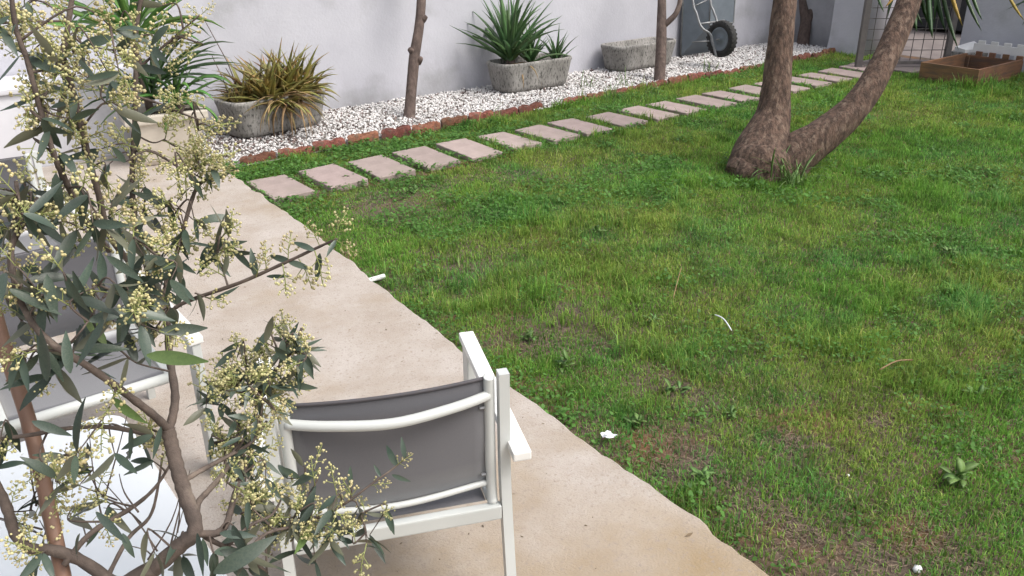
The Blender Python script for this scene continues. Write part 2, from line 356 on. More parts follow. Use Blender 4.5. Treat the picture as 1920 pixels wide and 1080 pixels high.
def trough(name, label, loc, L, W, H, rz=0, soilz=None, feet=True, mt='concrete', taper=.9, rim=.028):
    t = thing(name, label, 'planter', loc, rz); V = []; F = []; K = 0
    def outline(l, wd, r):
        pts = []
        for cx, cy, a0 in ((l/2-r, wd/2-r, 0), (-l/2+r, wd/2-r, 90), (-l/2+r, -wd/2+r, 180), (l/2-r, -wd/2+r, 270)):
            for j in range(6): a = R(a0+18*j); pts.append((cx+r*math.cos(a), cy+r*math.sin(a)))
        return pts
    soilz = H*.8 if soilz is None else soilz; r = W*.3
    loops = [(L*taper*.93, W*taper*.85, .0), (L*taper*.985, W*taper*.96, H*.07), (L*taper, W*taper, H*.2), (L*.985, W*.98, H*.85), (L, W, H*.9), (L, W, H-.008), (L-.012, W-.012, H), (L-2*rim+.01, W-2*rim+.01, H), (L-2*rim, W-2*rim, H-.01), (L*taper-2*rim-.01, W*taper-2*rim-.01, H*.12)]
    for l, wd, z in loops:
        for q in outline(l, wd, min(r, wd*.45)): V.append((*q, z + .02))
    K = 24
    for j in range(len(loops)-1):
        for k in range(K): F.append((j*K+k, j*K+(k+1) % K, (j+1)*K+(k+1) % K, (j+1)*K+k))
    F.append(tuple(reversed(range(K)))); F.append(tuple((len(loops)-1)*K+k for k in range(K)))
    b = MB().add(V, F).build('body', M[mt], t, False)
    for p in b.data.polygons: p.use_smooth = len(p.vertices) == 4
    if soilz > 0:
        s = MB(); f = soilz/H; l = L*(taper+(1-taper)*f)-2*rim-.004; wd = W*(taper+(1-taper)*f)-2*rim-.004
        V = [(0, 0, soilz+.03)] + [(x*.5, y*.5, soilz+.02+random.uniform(0, .025)) for x, y in outline(l, wd, r)] + [(x, y, soilz+.012) for x, y in outline(l, wd, min(r, wd*.45))]
        F = []
        for k in range(24): F += [(0, 1+k, 1+(k+1) % 24), (1+k, 25+k, 25+(k+1) % 24, 1+(k+1) % 24)]
        s.add(V, F).build('soil', M['potting'], t, True)
    if feet:
        for sx in (-1, 1): MB().box(sx*L*.3-.05, sx*L*.3+.05, -W*.36, W*.36, -.02, .026, .004).build('foot', M[mt], t)
    return t
trough('concrete_trough', 'grey weathered concrete trough holding a spiky green agave, middle of the wall', (5.575, 6.92, .02), .93, .40, .29, R(-1), .22)
trough('concrete_trough', 'empty grey concrete trough against the wall beside the wheelbarrow', (7.33, 7.08, .02), 1.0, .38, .28, R(1), .05)
trough('concrete_trough', 'grey concrete trough overflowing with reddish brown aloe at the left of the gravel', (2.76, 6.90, .02), .92, .42, .30, R(9), .25)
def cream_pot():
    t = thing('cream_planter', 'cream rectangular planter with thick rim and saucer on the patio corner', 'planter', (1.72, 6.38, PATZ), R(-8)); 
    m = MB()
    def fr(l, wd, z): return [(-l/2, -wd/2, z), (l/2, -wd/2, z), (l/2, wd/2, z), (-l/2, wd/2, z)]
    loops = [(.36, .25, .03), (.50, .34, .30), (.555, .395, .305), (.56, .40, .315), (.56, .40, .355), (.55, .39, .365), (.48, .32, .365), (.47, .31, .35), (.46, .30, .28)]
    V = []; F = [(3, 2, 1, 0)]
    for l, wd, z in loops: V += fr(l, wd, z)
    for j in range(len(loops)-1):
        for k in range(4): F.append((4*j+k, 4*j+(k+1) % 4, 4*j+4+(k+1) % 4, 4*j+4+k))
    m.add(V, F).build('body', M['cream'], t)
    MB().box(-.232, .232, -.152, .152, .285, .325, .01).build('soil', M['potting'], t)
    s = MB(); V = []; loops = [(.40, .29, .004), (.46, .34, .04), (.445, .325, .04), (.39, .28, .015)]
    for l, wd, z in loops: V += fr(l, wd, z)
    F = [(3, 2, 1, 0), (12, 13, 14, 15)]
    for j in range(3):
        for k in range(4): F.append((4*j+k, 4*j+(k+1) % 4, 4*j+4+(k+1) % 4, 4*j+4+k))
    s.add(V, F).build('saucer', M['cream'], t)
cream_pot()
# plants in the troughs
ag = thing('agave', 'dark green spiky agave with two big rosettes in the concrete trough', 'agave', (5.42, 6.93, .24))
AV = variants(5, 'agave_leaf', M['agave'], lambda k: strap(.62, .078, .0, .12+.17*k, 6, .3, prof='agave', thick=.16, twist=.2*(k-2)))
AD = variants(2, 'agave_dry_leaf', M['aloe_dry'], lambda k: strap(.4, .045, .2, 1.5, 6, .3, prof='agave'))
MB().tube([(-.05, .02, -.04), (-.06, .03, .05), (-.07, .03, .12)], [.045, .05, .04], 10).build('stem', M['bark2'], ag, True)
rosette(ag, (-.07, .03, .09), 58, AV, .9, 1.2, .03, 1.0, .02)
rosette(ag, (.13, -.05, .05), 34, AV, .5, .75, .08, 1.0, .02)
rosette(ag, (-.02, -.06, .03), 9, AD, .6, .9, 1.0, 1.6, .03)
ag2 = thing('agave', 'small green agave alone at the right end of the planted concrete trough', 'agave', (5.92, 6.91, .25))
rosette(ag2, (0, 0, 0), 20, AV, .42, .62, .08, .8, .015)
al = thing('aloe', 'bushy reddish brown aloe spilling over the front of its trough', 'aloe', (2.80, 6.91, .28))
LV = variants(6, 'aloe_leaf', M['aloe'], lambda k: strap(.45, .056, .0, .1+.24*k, 6, .35, prof='agave', thick=.22, twist=.3*(k-3), pw=1.2))
LD = variants(3, 'aloe_dry_leaf', M['aloe_dry'], lambda k: strap(.36, .026, .1, 1.4+.4*k, 7, .3, prof='agave', pw=.8))
for cx, cy, n, s in ((-.25, .0, 40, .9), (-.1, -.05, 50, 1.0), (.06, .02, 54, 1.08), (.2, .0, 46, 1.0), (.33, .05, 20, .8), (-.37, -.05, 16, .55)):
    rosette(al, (cx, cy, 0), n, LV, .7*s, 1.05*s, .03, 1.15, .05)
rosette(al, (.0, -.15, .0), 40, LV, .55, .95, .8, 1.5, .15, R(195), R(150)); rosette(al, (.0, -.17, .0), 34, LD, .8, 1.3, .6, 1.3, .13, R(200), R(140))
for px, h, lean in ((-.38, .42, -.10), (-.28, .70, -.22), (-.28, .3, -.1)):
    MB().tube([(px, 0, 0), (px+lean*.4, .0, h*.5), (px+lean, .02, h)], [.006, .004, .003], 5).build('flower_stalk', M['bark2'], al, True)
dr = thing('dracaena', 'bright green long leaved yucca plant growing in the cream planter', 'plant', (1.72, 6.38, PATZ+.32))
DV = variants(6, 'strap_leaf', M['yleaf_bright'], lambda k: strap(.60, .060, .0, .4+.3*k, 7, .3, twist=.25*(k-3)))
DD = variants(3, 'strap_leaf_dark', M['yleaf'], lambda k: strap(.62, .034, .1, .3+.35*k, 7, .35, twist=.3*(k-1)))
MB().tube([(-.07, .03, -.03), (-.08, .04, .2), (-.10, .04, .50)], [.03, .026, .024], 8).build('stem', M['bark2'], dr, True)
MB().tube([(.1, -.03, -.03), (.11, -.03, .08)], [.024, .02], 8).build('stem', M['bark2'], dr, True)
rosette(dr, (-.10, .04, .50), 34, DV, .95, 1.2, .03, 1.15, .015)
rosette(dr, (-.04, .02, .12), 26, DD, .7, 1.05, .3, 1.4, .02)
rosette(dr, (.11, -.03, .06), 22, DV, .55, .85, .1, 1.45, .015)
rosette(dr, (.0, .03, .22), 14, DD, .8, 1.1, .5, 1.2, .02, R(-60), R(120))
# ------------------------------------------------------------------ trunks
def catmull(P, n):
    P = np.array(P, float); out = []
    for i in range(len(P)-1):
        p0, p1, p2, p3 = P[max(i-1, 0)], P[i], P[i+1], P[min(i+2, len(P)-1)]
        for k in range(n):
            t = k/n; out.append(.5*((2*p1)+(-p0+p2)*t+(2*p0-5*p1+4*p2-p3)*t*t+(-p0+3*p1-3*p2+p3)*t**3))
    out.append(P[-1]); return np.array(out)
def trunk(pts, rads, n=20, sub=7, amp=.06, fscale=9, seed=1, ring=0.0, squash=1.0):
    C = catmull(np.c_[np.array(pts, float), rads], sub); m = MB().tube(C[:, :3], list(C[:, 3]), n, True)
    V = np.array(m.v); k = len(C)
    cen = np.repeat(C[:, :3], n, axis=0); rad = np.repeat(C[:, 3], n); ang = np.tile(np.arange(n)/n*2*np.pi, k); h = np.repeat(np.cumsum(np.r_[0, np.linalg.norm(np.diff(C[:, :3], axis=0), axis=1)]), n)
    nz = vnoise(np.cos(ang)*1.1+3+seed, np.sin(ang)*1.1+h*fscale*.5+7, 1.5, 3, seed)-.5 + .5*(vnoise(ang*0+seed, h, fscale*4, 2, seed+3)-.5)*ring
    d = V-cen; V = cen + d*(1+2*amp*nz)[:, None]
    m.v = [tuple(p) for p in V]; return m
# yucca tree with two trunks
yb = gp(1440, 332, 0); YD = float((yb-CAM)@fw)
yt = thing('yucca_tree', 'twin trunked yucca tree with swollen base standing on the lawn', 'tree', (yb[0], yb[1], 0))
L0 = lambda px, py, D: tuple(dp(px, py, D) - np.array([yb[0], yb[1], 0]))
_b = np.array(L0(1425, 318, YD+.09)); T1 = [tuple(_b*np.array([1, 1, 0])+np.array([0, -.02, -.22])), tuple(_b), L0(1428, 290, YD+.10), L0(1440, 245, YD+.10), L0(1452, 200, YD+.08), L0(1460, 110, YD+.02), L0(1472, 0, YD-.05), L0(1490, -150, YD-.1), L0(1500, -330, YD-.1)]
tm = trunk(T1, [.27, .245, .21, .158, .113, .092, .082, .078, .074], 28, 9, .075, 9, 2, .35)
tm.build('trunk', M['bark'], yt, True)
T2 = [L0(1462, 322, YD+.1), L0(1490, 292, YD+.05), L0(1543, 254, YD), L0(1604, 200, YD-.03), L0(1650, 130, YD-.02), L0(1686, 50, YD+.02), L0(1712, -20, YD+.06), L0(1735, -90, YD+.1)]
trunk(T2, [.165, .155, .124, .102, .09, .085, .081, .078], 26, 9, .06, 9, 5, .35).build('trunk', M['bark'], yt, True)
T3 = [L0(1705, 5, YD+.05), L0(1770, -110, YD+.1), L0(1880, -130, YD+.12), L0(1965, -20, YD+.14)]
trunk(T3, [.06, .06, .05, .045], 14, 6, .06, 9, 6, .3).build('limb', M['bark'], yt, True)
trunk([L0(1415, 335, YD-.05), L0(1395, 318, YD+.02), L0(1383, 330, YD+.02)], [.12, .12, .10], 16, 5, .1, 9, 9, .3).build('root_swelling', M['bark'], yt, True)
YV = variants(6, 'yucca_leaf', M['yleaf'], lambda k: strap(.58, .046, .05, .25+.22*k, 6, .22, twist=.2*(k-3)))
YY = variants(3, 'yucca_dry_leaf', M['yleaf_dry'], lambda k: strap(.52, .044, .1, .3+.3*k, 6, .25, twist=.3*(k-1)))
c1 = L0(1738, -105, YD+.1); c3 = L0(1968, -10, YD+.14); c0 = L0(1500, -335, YD-.1)
rosette(yt, c1, 44, YV, .8, 1.05, .1, 2.35, .03)
for px, py, D, tx, ty, mt_, wd in ((1690, -30, .1, 1688, 68, 'y', 46), (1712, -30, .05, 1716, 62, 'g', 50), (1740, -40, 0, 1745, 75, 'g', 50), (1722, -40, .15, 1740, 55, 'g', 46), (1760, -50, .05, 1790, 97, 'g', 46), (1775, -50, 0, 1800, 52, 'y', 44),
                         (1800, -40, .1, 1835, 62, 'g', 40), (1815, -40, .05, 1838, 42, 'g', 40), (1640, -30, .1, 1655, 25, 'g', 30), (1700, -40, -.05, 1660, 18, 'y', 34), (1745, -60, .2, 1706, 45, 'g', 46), (1700, -20, .15, 1727, 50, 'g', 46), (1705, -30, .2, 1700, 50, 'y', 40), (1752, -40, .1, 1768, 60, 'g', 48),
                         (1880, -30, .12, 1916, 42, 'y', 40)):
    a = np.array(L0(px, py, YD+D)); b = np.array(L0(tx, ty, YD+D-.04)); Ln = np.linalg.norm(b-a)
    q = Vector(b-a).to_track_quat('Z', 'X')
    bl = strap(Ln, .046*wd/46, 0, .12, 6, .3).mesh('hanging_leaf', M['yleaf_dry' if mt_ == 'y' else 'yleaf'], True)
    o = link('leaf', bl, yt); o.location = tuple(a); o.rotation_mode = 'QUATERNION'; o.rotation_quaternion = q
rosette(yt, c3, 34, YV, .38, .55, .3, 2.2, .02)
rosette(yt, c0, 40, YV, .9, 1.1, .1, 1.8, .03)
# pruned garden trees in the gravel
def garden_tree(label, pts, rads, base, limbs=(), knobs=()):
    t = thing('garden_tree', label, 'tree', (base[0], base[1], 0)); off = np.array([base[0], base[1], 0])
    trunk([np.array(p)-off for p in pts], rads, 16, 8, .07, 8, int(base[0]*10), .35).build('trunk', M['bark2'], t, True)
    for lp, lr in limbs: trunk([np.array(p)-off for p in lp], lr, 12, 7, .07, 8, int(base[1]*10), .3).build('limb', M['bark2'], t, True)
    for c, d, r in knobs:
        c = np.array(c)-off; d = np.array(d)
        MB().tube([c-d*.5, c+d*.4, c+d], [r*1.25, r*1.15, r*.8], 10).build('pruned_stub', M['bark2'], t, True)
    return t
b1 = gp(767, 221, .02); D1 = float((b1-CAM)@fw)
P = lambda x, y, D: dp(x, y, D)
garden_tree('slim pruned tree trunk with cut stubs, alone in the gravel before the white wall', [P(766, 232, D1), P(768, 210, D1), P(773, 150, D1-.02), P(778, 100, D1-.03), P(786, 50, D1-.03), P(790, 0, D1-.02), P(792, -80, D1), P(800, -200, D1)],
            [.06, .053, .048, .049, .043, .042, .038, .034], b1, [([P(790, -60, D1), P(760, -140, D1), P(750, -230, D1)], [.025, .022, .018])],
            [(P(774, 97, D1-.05), P(767, 92, D1-.08)-P(774, 97, D1-.05), .026), (P(792, 38, D1-.03), P(799, 30, D1-.05)-P(792, 38, D1-.03), .026), (P(786, 115, D1-.03), P(790, 108, D1-.06)-P(786, 115, D1-.03), .022)])
b2 = gp(1237, 152, .02); D2 = float((b2-CAM)@fw)
garden_tree('slim forked tree trunk beside the empty trough', [P(1237, 162, D2), P(1237, 145, D2), P(1239, 100, D2), P(1240, 55, D2), P(1241, 0, D2), P(1243, -120, D2)], [.068, .062, .057, .055, .045, .035], b2,
            [([P(1241, 50, D2), P(1256, 38, D2-.03), P(1270, 20, D2-.05), P(1277, -15, D2-.05), P(1282, -120, D2)], [.034, .032, .028, .026, .02])])
b3 = gp(1507, 84, .02); D3 = float((b3-CAM)@fw)
garden_tree('dark forked tree trunk in the far gravel corner behind the yucca', [P(1505, 96, D3), P(1506, 76, D3), P(1511, 40, D3), P(1506, 10, D3), P(1500, -60, D3)], [.09, .082, .075, .055, .04], b3,
            [([P(1512, 45, D3), P(1524, 15, D3-.03), P(1532, -40, D3)], [.052, .046, .035])])
# ------------------------------------------------------------------ wheelbarrow on its nose against the wall
wb = thing('wheelbarrow', 'galvanised wheelbarrow tipped up on its nose against the wall', 'wheelbarrow', (8.75, 7.0, .02)); wo = np.array([8.75, 7.0, .02])
rim = [(8.28, 7.27, .04), (9.02, 7.27, .04), (9.06, 7.27, 1.02), (8.24, 7.27, 1.02)]
botp = [(8.42, 6.98, .42), (8.88, 6.98, .42), (8.88, 7.00, .92), (8.42, 7.00, .92)]
m = MB().add([np.array(p)-wo for p in rim+botp], [(4, 5, 6, 7), (0, 1, 5, 4), (1, 2, 6, 5), (2, 3, 7, 6), (3, 0, 4, 7)])
tr = m.build('tray', M['steel'], wb); so = tr.modifiers.new('s', 'SOLIDIFY'); so.thickness = .006; so.offset = 1
MB().tube([np.array(p)-wo+np.array([0, -.008, 0]) for p in botp+botp[:1]], .009, 8).build('tray_edge', M['steel_tube'], wb, True)
MB().tube([np.array(p)-wo for p in rim+rim[:1]], .012, 8).build('rim_roll', M['steel_tube'], wb, True)
DW = 9.72
fr1 = [P(1292, -110, DW), P(1299, 0, DW), P(1306, 25, DW), P(1312, 45, DW), P(1319, 55, DW), P(1332, 64, DW), P(1337, 82, DW), P(1343, 106, DW)]
C = catmull([np.array(p)-wo for p in fr1], 5); MB().tube(C, .014, 8).build('frame_tube', M['steel_tube'], wb, True)
sh = np.array([.30, .0, .0]); fr2 = [p + sh*(1 if i < 4 else .55) for i, p in enumerate(fr1)]
C2 = catmull([np.array(p)-wo for p in fr2], 5); MB().tube(C2, .014, 8).build('frame_tube', M['steel_tube'], wb, True)
MB().tube([fr1[3]-wo, fr1[3]+np.array([.46, .02, .0])-wo], .013, 8).build('cross_bar', M['steel_tube'], wb, True)
MB().tube([P(1297, 79, DW+.05)-wo, P(1330, 77, DW)-wo], .008, 6).build('brace', M['steel_tube'], wb, True)
MB().tube([P(1301, 12, DW)-wo, P(1330, -2, DW+.1)-wo], .008, 6).build('brace', M['steel_tube'], wb, True)
wc = np.array(P(1353, 73, DW-.02)) - wo
wh = link('wheel', None, wb); wh.location = tuple(wc); wh.rotation_euler = (0, 0, R(-4))
def ringm(prof, n=40):      # lathe about the x axis
    m = MB(); k = len(prof)
    for i in range(n):
        a = 2*math.pi*i/n
        for x_, r_ in prof: m.v.append((x_, r_*math.cos(a), r_*math.sin(a)))
    for i in range(n):
        for j in range(k-1):
            a = i*k+j; b = ((i+1) % n)*k+j; m.f.append((a, a+1, b+1, b))
    return m
WR = .205
ringm([(-.03, WR*.62), (-.048, WR*.72), (-.05, WR*.86), (-.036, WR*.96), (-.012, WR), (.012, WR), (.036, WR*.96), (.05, WR*.86), (.048, WR*.72), (.03, WR*.62)]).build('tyre', M['rubber'], wh, True)
tl = MB()
for i in range(26):
    a = 2*math.pi*i/26
    for sx in (-1, 1):
        a2 = a + (sx > 0)*.12; c_ = np.array([sx*.026, math.cos(a2)*WR*.965, math.sin(a2)*WR*.965])
        tl.bar(c_ - np.array([.016, 0, 0]), c_ + np.array([.016, 0, 0]), .024, .008, (0, math.cos(a2), math.sin(a2)))
tl.build('tread', M['rubber'], wh)
ringm([(-.001, .0), (-.042, .012), (-.042, .028), (-.02, .032), (-.022, WR*.45), (-.038, WR*.56), (-.042, WR*.64), (-.03, WR*.66), (.03, WR*.66), (.042, WR*.64), (.03, WR*.4), (.04, .03), (.04, .012), (.0, 0)]).build('rim', M['steel'], wh, True)
MB().tube([wc+np.array([-.09, 0, 0]), wc+np.array([.09, 0, 0])], .010, 8).build('axle', M['steel_tube'], wb, True)
# ------------------------------------------------------------------ mesh gate
ga = gp(1608, 131, .0); gD = float((ga-CAM)@fw); gdir = np.array([rt[0], rt[1], 0]); gdir /= np.linalg.norm(gdir); gL = (1770-1608)/FPX*gD
gt = thing('mesh_gate', 'brown framed wire mesh gate standing ajar behind the leaning yucca trunk', 'gate', (ga[0], ga[1], 0), math.atan2(gdir[1], gdir[0]))
MB().box(-.035, .035, -.03, .03, .0, 2.0, .004).build('frame_post', M['gatepaint'], gt)
MB().box(gL-.03, gL+.03, -.03, .03, .03, 2.0, .004).build('frame_post', M['gatepaint'], gt)
MB().box(.037, gL-.032, -.02, .02, .06, .10, .003).build('frame_rail', M['gatepaint'], gt)
MB().box(.037, gL-.032, -.02, .02, 1.95, 1.99, .003).build('frame_rail', M['gatepaint'], gt)
k = 1
while k*.117 < gL-.05: MB().tube([(k*.117, 0, .08), (k*.117, 0, 1.96)], .0045, 5).build('wire', M['wire'], gt); k += 1
for k in range(1, 16): MB().tube([(.03, .009, .10+k*.117), (gL-.03, .009, .10+k*.117)], .0045, 5).build('wire', M['wire'], gt)
# dark chest in the yard behind the gate
ch = thing('storage_chest', 'dark storage chest with pale trim standing in the yard behind the gate', 'chest', (13.3, 6.25, .0), R(0))
MB().box(-.35, .35, -.85, .85, .05, .62, .02).build('body', M['dark'], ch); MB().box(-.38, .38, -.88, .88, .625, .72, .02).build('lid', M['dark'], ch)
MB().box(-.365, -.352, -.3, -.28, .1, .6).build('trim', M['steel_tube'], ch); MB().box(-.365, -.352, -.3, .3, .56, .575).build('trim', M['steel_tube'], ch)
MB().box(-.3, .3, .87, .95, .0, 1.5, .01).build('back_post', M['teal'], ch)
# ------------------------------------------------------------------ wooden box and white notched panel
bx0, bx1, by0, by1, bh = 9.10, 10.10, 4.0, 4.62, .205
wbx = thing('wooden_box', 'low brown wooden planter box standing in the grass near the gate', 'box', (bx0, by0, 0))
W_, D_ = bx1-bx0, by1-by0; t_ = .025
for z0, z1 in ((-.03, .052), (.055, bh)):
    MB().box(0, t_, 0, D_, z0, z1, .003).build('plank', M['wood'], wbx); MB().box(t_+.001, W_-t_-.001, 0, t_, z0, z1, .003).build('plank', M['wood'], wbx)
    MB().box(t_+.001, W_-t_-.001, D_-t_, D_, z0, z1, .003).build('plank', M['wood'], wbx)
MB().box(W_-t_, W_, 0, D_, -.03, .185, .003).build('back_plank', M['wood'], wbx)
for k in range(4): MB().box(W_-t_, W_, .01+k*.145, .075+k*.145, .187, .235, .002).build('plank_tooth', M['wood'], wbx)
for xx in (t_+.001, W_-t_-.036):
    for yy in (t_+.001, D_-t_-.036): MB().box(xx, xx+.035, yy, yy+.035, -.03, .18, .002).build('corner_post', M['wood'], wbx)
MB().box(t_+.002, W_-t_-.002, t_+.002, D_-t_-.002, -.02, .03).build('soil', M['soil'], wbx)
pn = thing('notched_panel', 'white panel with square notches leaning behind the wooden box', 'panel', (10.14, 4.58, .18), 0)
n = 12; tw = .07; m = MB()
def panel_piece():
    m = MB().box(0, .022, -n*tw*2, 0, .04, .13, .002)
    return m
panel_piece().build('board', M['plasticwhite'], pn)
for k in range(n): MB().box(.001, .021, -tw*(2*k+1.7), -tw*(2*k+.6), .131, .165, .002).build('tooth', M['plasticwhite'], pn); MB().box(.001, .021, -tw*(2*k+1.5), -tw*(2*k+.5), .0, .039, .002).build('tooth', M['plasticwhite'], pn)
wd_ = MB().add([(0, 0, 0), (.26, 0, 0), (.26, .16, 0), (0, .16, 0), (0, 0, .035), (.26, 0, .035), (.26, .16, .10), (0, .16, .05)], [(3, 2, 1, 0), (4, 5, 6, 7), (0, 1, 5, 4), (1, 2, 6, 5), (2, 3, 7, 6), (3, 0, 4, 7)]).build('white_offcut', M['plasticwhite'])
wd_.location = (10.10, 4.64, .197); wd_.rotation_euler = (0, 0, R(-20)); tag(wd_, 'white wedge shaped offcut lying at the back left corner of the wooden box', 'offcut')
sup = MB().box(10.12, 10.40, 4.50, 4.82, 0, .195, .004).build('concrete_block', M['concrete']); tag(sup, 'pale block on the ground behind the back corner of the wooden box', 'block')
# ------------------------------------------------------------------ chairs and table
def make_chair(label, loc, rz):
    t = thing('patio_chair', label, 'chair', loc, rz, 'white framed patio chairs'); p = .07; Wm = M['whitemetal']; W = .52
    for s, x in ((1, .006), (-1, -W-.006)):
        pts = [(x, -.07, .0), (x, -.045, .14-.0), (x, -.02, .28), (x, -.004, .40), (x, .0, .55), (x, .0, .69)]
        m = MB(); V = []
        C = catmull(pts, 4)
        for q in C:
            for i, j in ((-1, -1), (1, -1), (1, 1), (-1, 1)): V.append((q[0]+i*.0125, q[1]+j*.015, q[2]))
        F = [(3, 2, 1, 0)]
        for i in range(len(C)-1):
            for k in range(4): F.append((4*i+k, 4*i+(k+1) % 4, 4*i+4+(k+1) % 4, 4*i+4+k))
        e = 4*(len(C)-1); F.append((e, e+1, e+2, e+3))
        m.add(V, F).build('rear_leg', Wm, t)
        xi = -.027 if s > 0 else -W+.027
        C = catmull([(xi, -.012, .325), (xi, .0, .36), (xi, .006, .5), (xi, .004, .66), (xi, .002, .682)], 4)
        rr_ = [.0135]*len(C); rr_[0] = .008; rr_[-1] = .009; rr_[-2] = .0125
        MB().tube(C, rr_, 10).build('back_tube', Wm, t, True)
        xa = x + s*.028
        a = MB().box(xa-.0225, xa+.0225, -.07, .575, .482, .506, .004); a.build('armrest', M['armwhite'], t)
        MB().box(xa-.014, xa+.014, .50, .57, .0, .480, .004).build('front_leg', Wm, t)
        MB().tube([(xa-s*.02, .0, .47), (xa-s*.022, .0, .515)], .004, 6).build('arm_bolt', M['steel_tube'], t)
        xs = -.03 if s > 0 else -W+.03
        MB().box(xs-.012, xs+.012, .005, .455, .325, .352, .004).build('seat_side_rail', Wm, t)
    N = 14; V = []; F = []
    for i in range(N+1):
        u = i/N; x = -.036-(W-.072)*u; bow = -.022*(1-(2*u-1)**2)
        for j, z in enumerate((.372, .45, .53, .61, .665, .676)): V.append((x, .014+bow*(.6+.4*z/.67) - .01*math.sin(math.pi*j/5), z))
    for i in range(N):
        for j in range(5): a = 6*i+j; F.append((a, a+1, a+7, a+6))
    b = MB().add(V, F).build('back_sling', M['sling'], t, True); so = b.modifiers.new('s', 'SOLIDIFY'); so.thickness = .0022
    V = [(q[0], q[1]-.003, q[2]+.002) for q in [V[6*i+4] for i in range(N+1)]]; 
    MB().tube([(q[0], q[1]+.002, q[2]+.008) for q in V], .0045, 6).build('top_hem', M['sling_hem'], b, True)
    C = catmull([(-.03, .0, .632), (-.12, -.03, .63), (-W/2, -.052, .627), (-W+.12, -.03, .63), (-W+.03, .0, .632)], 6)
    MB().tube(C, .0125, 10).build('back_rail', Wm, t, True)
    C = catmull([(-.036, .004, .382), (-W/2, -.022, .378), (-W+.036, .004, .382)], 8); MB().tube(C, .008, 8).build('lower_tube', Wm, t, True)
    V = []; F = []
    for i in range(N+1):
        u = i/N
        for j in range(9):
            v = j/8; V.append((-.044-(W-.088)*u, -.004+.461*v, .333-.012*math.sin(math.pi*u)*math.sin(math.pi*min(1, v*2)/2)-.012*math.sin(math.pi*v)+.018*v))
    for i in range(N):
        for j in range(8): a = 9*i+j; F.append((a, a+9, a+10, a+1))
    b = MB().add(V, F).build('seat_sling', M['sling'], t, True); so = b.modifiers.new('s', 'SOLIDIFY'); so.thickness = .0022
    MB().box(-W+.012, -.008, -.030, -.006, .288, .328, .004).build('rear_seat_rail', Wm, t)
    MB().tube([(-.018, .465, .345), (-W+.018, .465, .345)], .017, 10).build('front_seat_rail', Wm, t, True)
    for k in (.41, .60): MB().tube([(-.052, .0, k), (-.040, .0, k)], .0045, 6).build('bolt', M['steel_tube'], t)
    return t
c1_ = make_chair('white framed patio chair with dark grey sling back, nearest chair, beside the lawn edge', (1.015, 1.368, PATZ), R(-22.97))
c2_ = copy_tree(c1_); c2_.location = (.06, 2.93, PATZ); c2_.rotation_euler = (0, 0, R(180)); c2_['label'] = 'white framed patio chair with grey sling behind the olive leaves, tucked at the white table'
c3_ = copy_tree(c1_); c3_.location = (.04, 4.22, PATZ); c3_.rotation_euler = (0, 0, R(184)); c3_['label'] = 'white framed patio chair standing farthest back on the patio at the left frame edge'
TX = float(gp(225, 768, .68)[0]); TY = float(gp(225, 768, .68)[1])
tb = thing('patio_table', 'white glass topped patio table behind the olive branches', 'table', (TX-.45, TY-.45, PATZ))
V = []; K = 8
def rr2(l, wd, r): return [(sx*(l/2-r)+r*math.cos(a), sy*(wd/2-r)+r*math.sin(a)) for sx, sy, a0 in ((1, 1, 0), (-1, 1, 90), (-1, -1, 180), (1, -1, 270)) for a in [R(a0+90*j/7) for j in range(8)]]
m = MB(); ol = rr2(.9, .9, .05); n = len(ol)
for z, s in ((.586, .99), (.590, 1), (.606, 1), (.61, .994)): m.v += [(x*s, y*s, z) for x, y in ol]
for j in range(3):
    for k in range(n): m.f.append((j*n+k, j*n+(k+1) % n, (j+1)*n+(k+1) % n, (j+1)*n+k))
m.f += [tuple(reversed(range(n))), tuple(3*n+k for k in range(n))]
m.build('table_top', M['tabletop'], tb)
for sx in (-1, 1):
    for sy in (-1, 1): MB().box(sx*.38-.022, sx*.38+.022, sy*.38-.022, sy*.38+.022, 0, .545, .004).build('leg', M['whitemetal'], tb)
    MB().box(sx*.38-.015, sx*.38+.015, -.40, .40, .547, .584, .003).build('apron', M['whitemetal'], tb)
for sy in (-1, 1): MB().box(-.36, .36, sy*.38-.015, sy*.38+.015, .548, .583, .003).build('apron', M['whitemetal'], tb)
# ------------------------------------------------------------------ olive tree
OB = dp(190, 1250, 1.15); OBx, OBy = float(OB[0]), float(OB[1])
POTH = .42
ot = thing('olive_tree', 'young olive tree in bloom with dark leaves and pale yellow bud clusters', 'tree', (OBx, OBy, PATZ+POTH-.05))
oo = np.array([OBx, OBy, PATZ+POTH-.05])
BS = []
def branch(pp, r0, r1, name='branch', sub=5, n=8, reg=True):
    Wp = [dp(x, y, D)-oo for x, y, D in pp]; C = catmull(Wp, sub); k = len(C)
    MB().tube(C, [(r0+(r1-r0)*i/(k-1))*(1+.08*math.sin(i*2.3)) for i in range(k)], n).build(name, M['olivebark'], ot, True)
    if reg: BS.extend(C.tolist())
    return C
base = tuple(np.array([OBx, OBy, PATZ+POTH-.08]))
MB().tube(catmull([np.array([0, 0, -.04]), dp(200, 1180, 1.14)-oo, dp(225, 1110, 1.13)-oo, dp(290, 1065, 1.13)-oo], 5), [.017, .016, .016, .015, .015, .015, .015, .0145, .0145, .014, .014, .0135, .013, .013, .0125, .012], 12).build('trunk', M['olivebark'], ot, True)
branch([(285, 1070, 1.13), (335, 1025, 1.13), (366, 992, 1.13), (348, 930, 1.14), (333, 880, 1.15), (322, 835, 1.16), (315, 805, 1.16)], .0108, .0096, sub=6, n=12)
branch([(316, 808, 1.16), (325, 775, 1.17), (328, 735, 1.18), (318, 670, 1.2), (312, 600, 1.22), (285, 530, 1.24), (258, 440, 1.25), (248, 360, 1.26), (250, 283, 1.26), (254, 200, 1.25), (255, 110, 1.24), (257, 43, 1.23), (270, -30, 1.22)], .0062, .003)
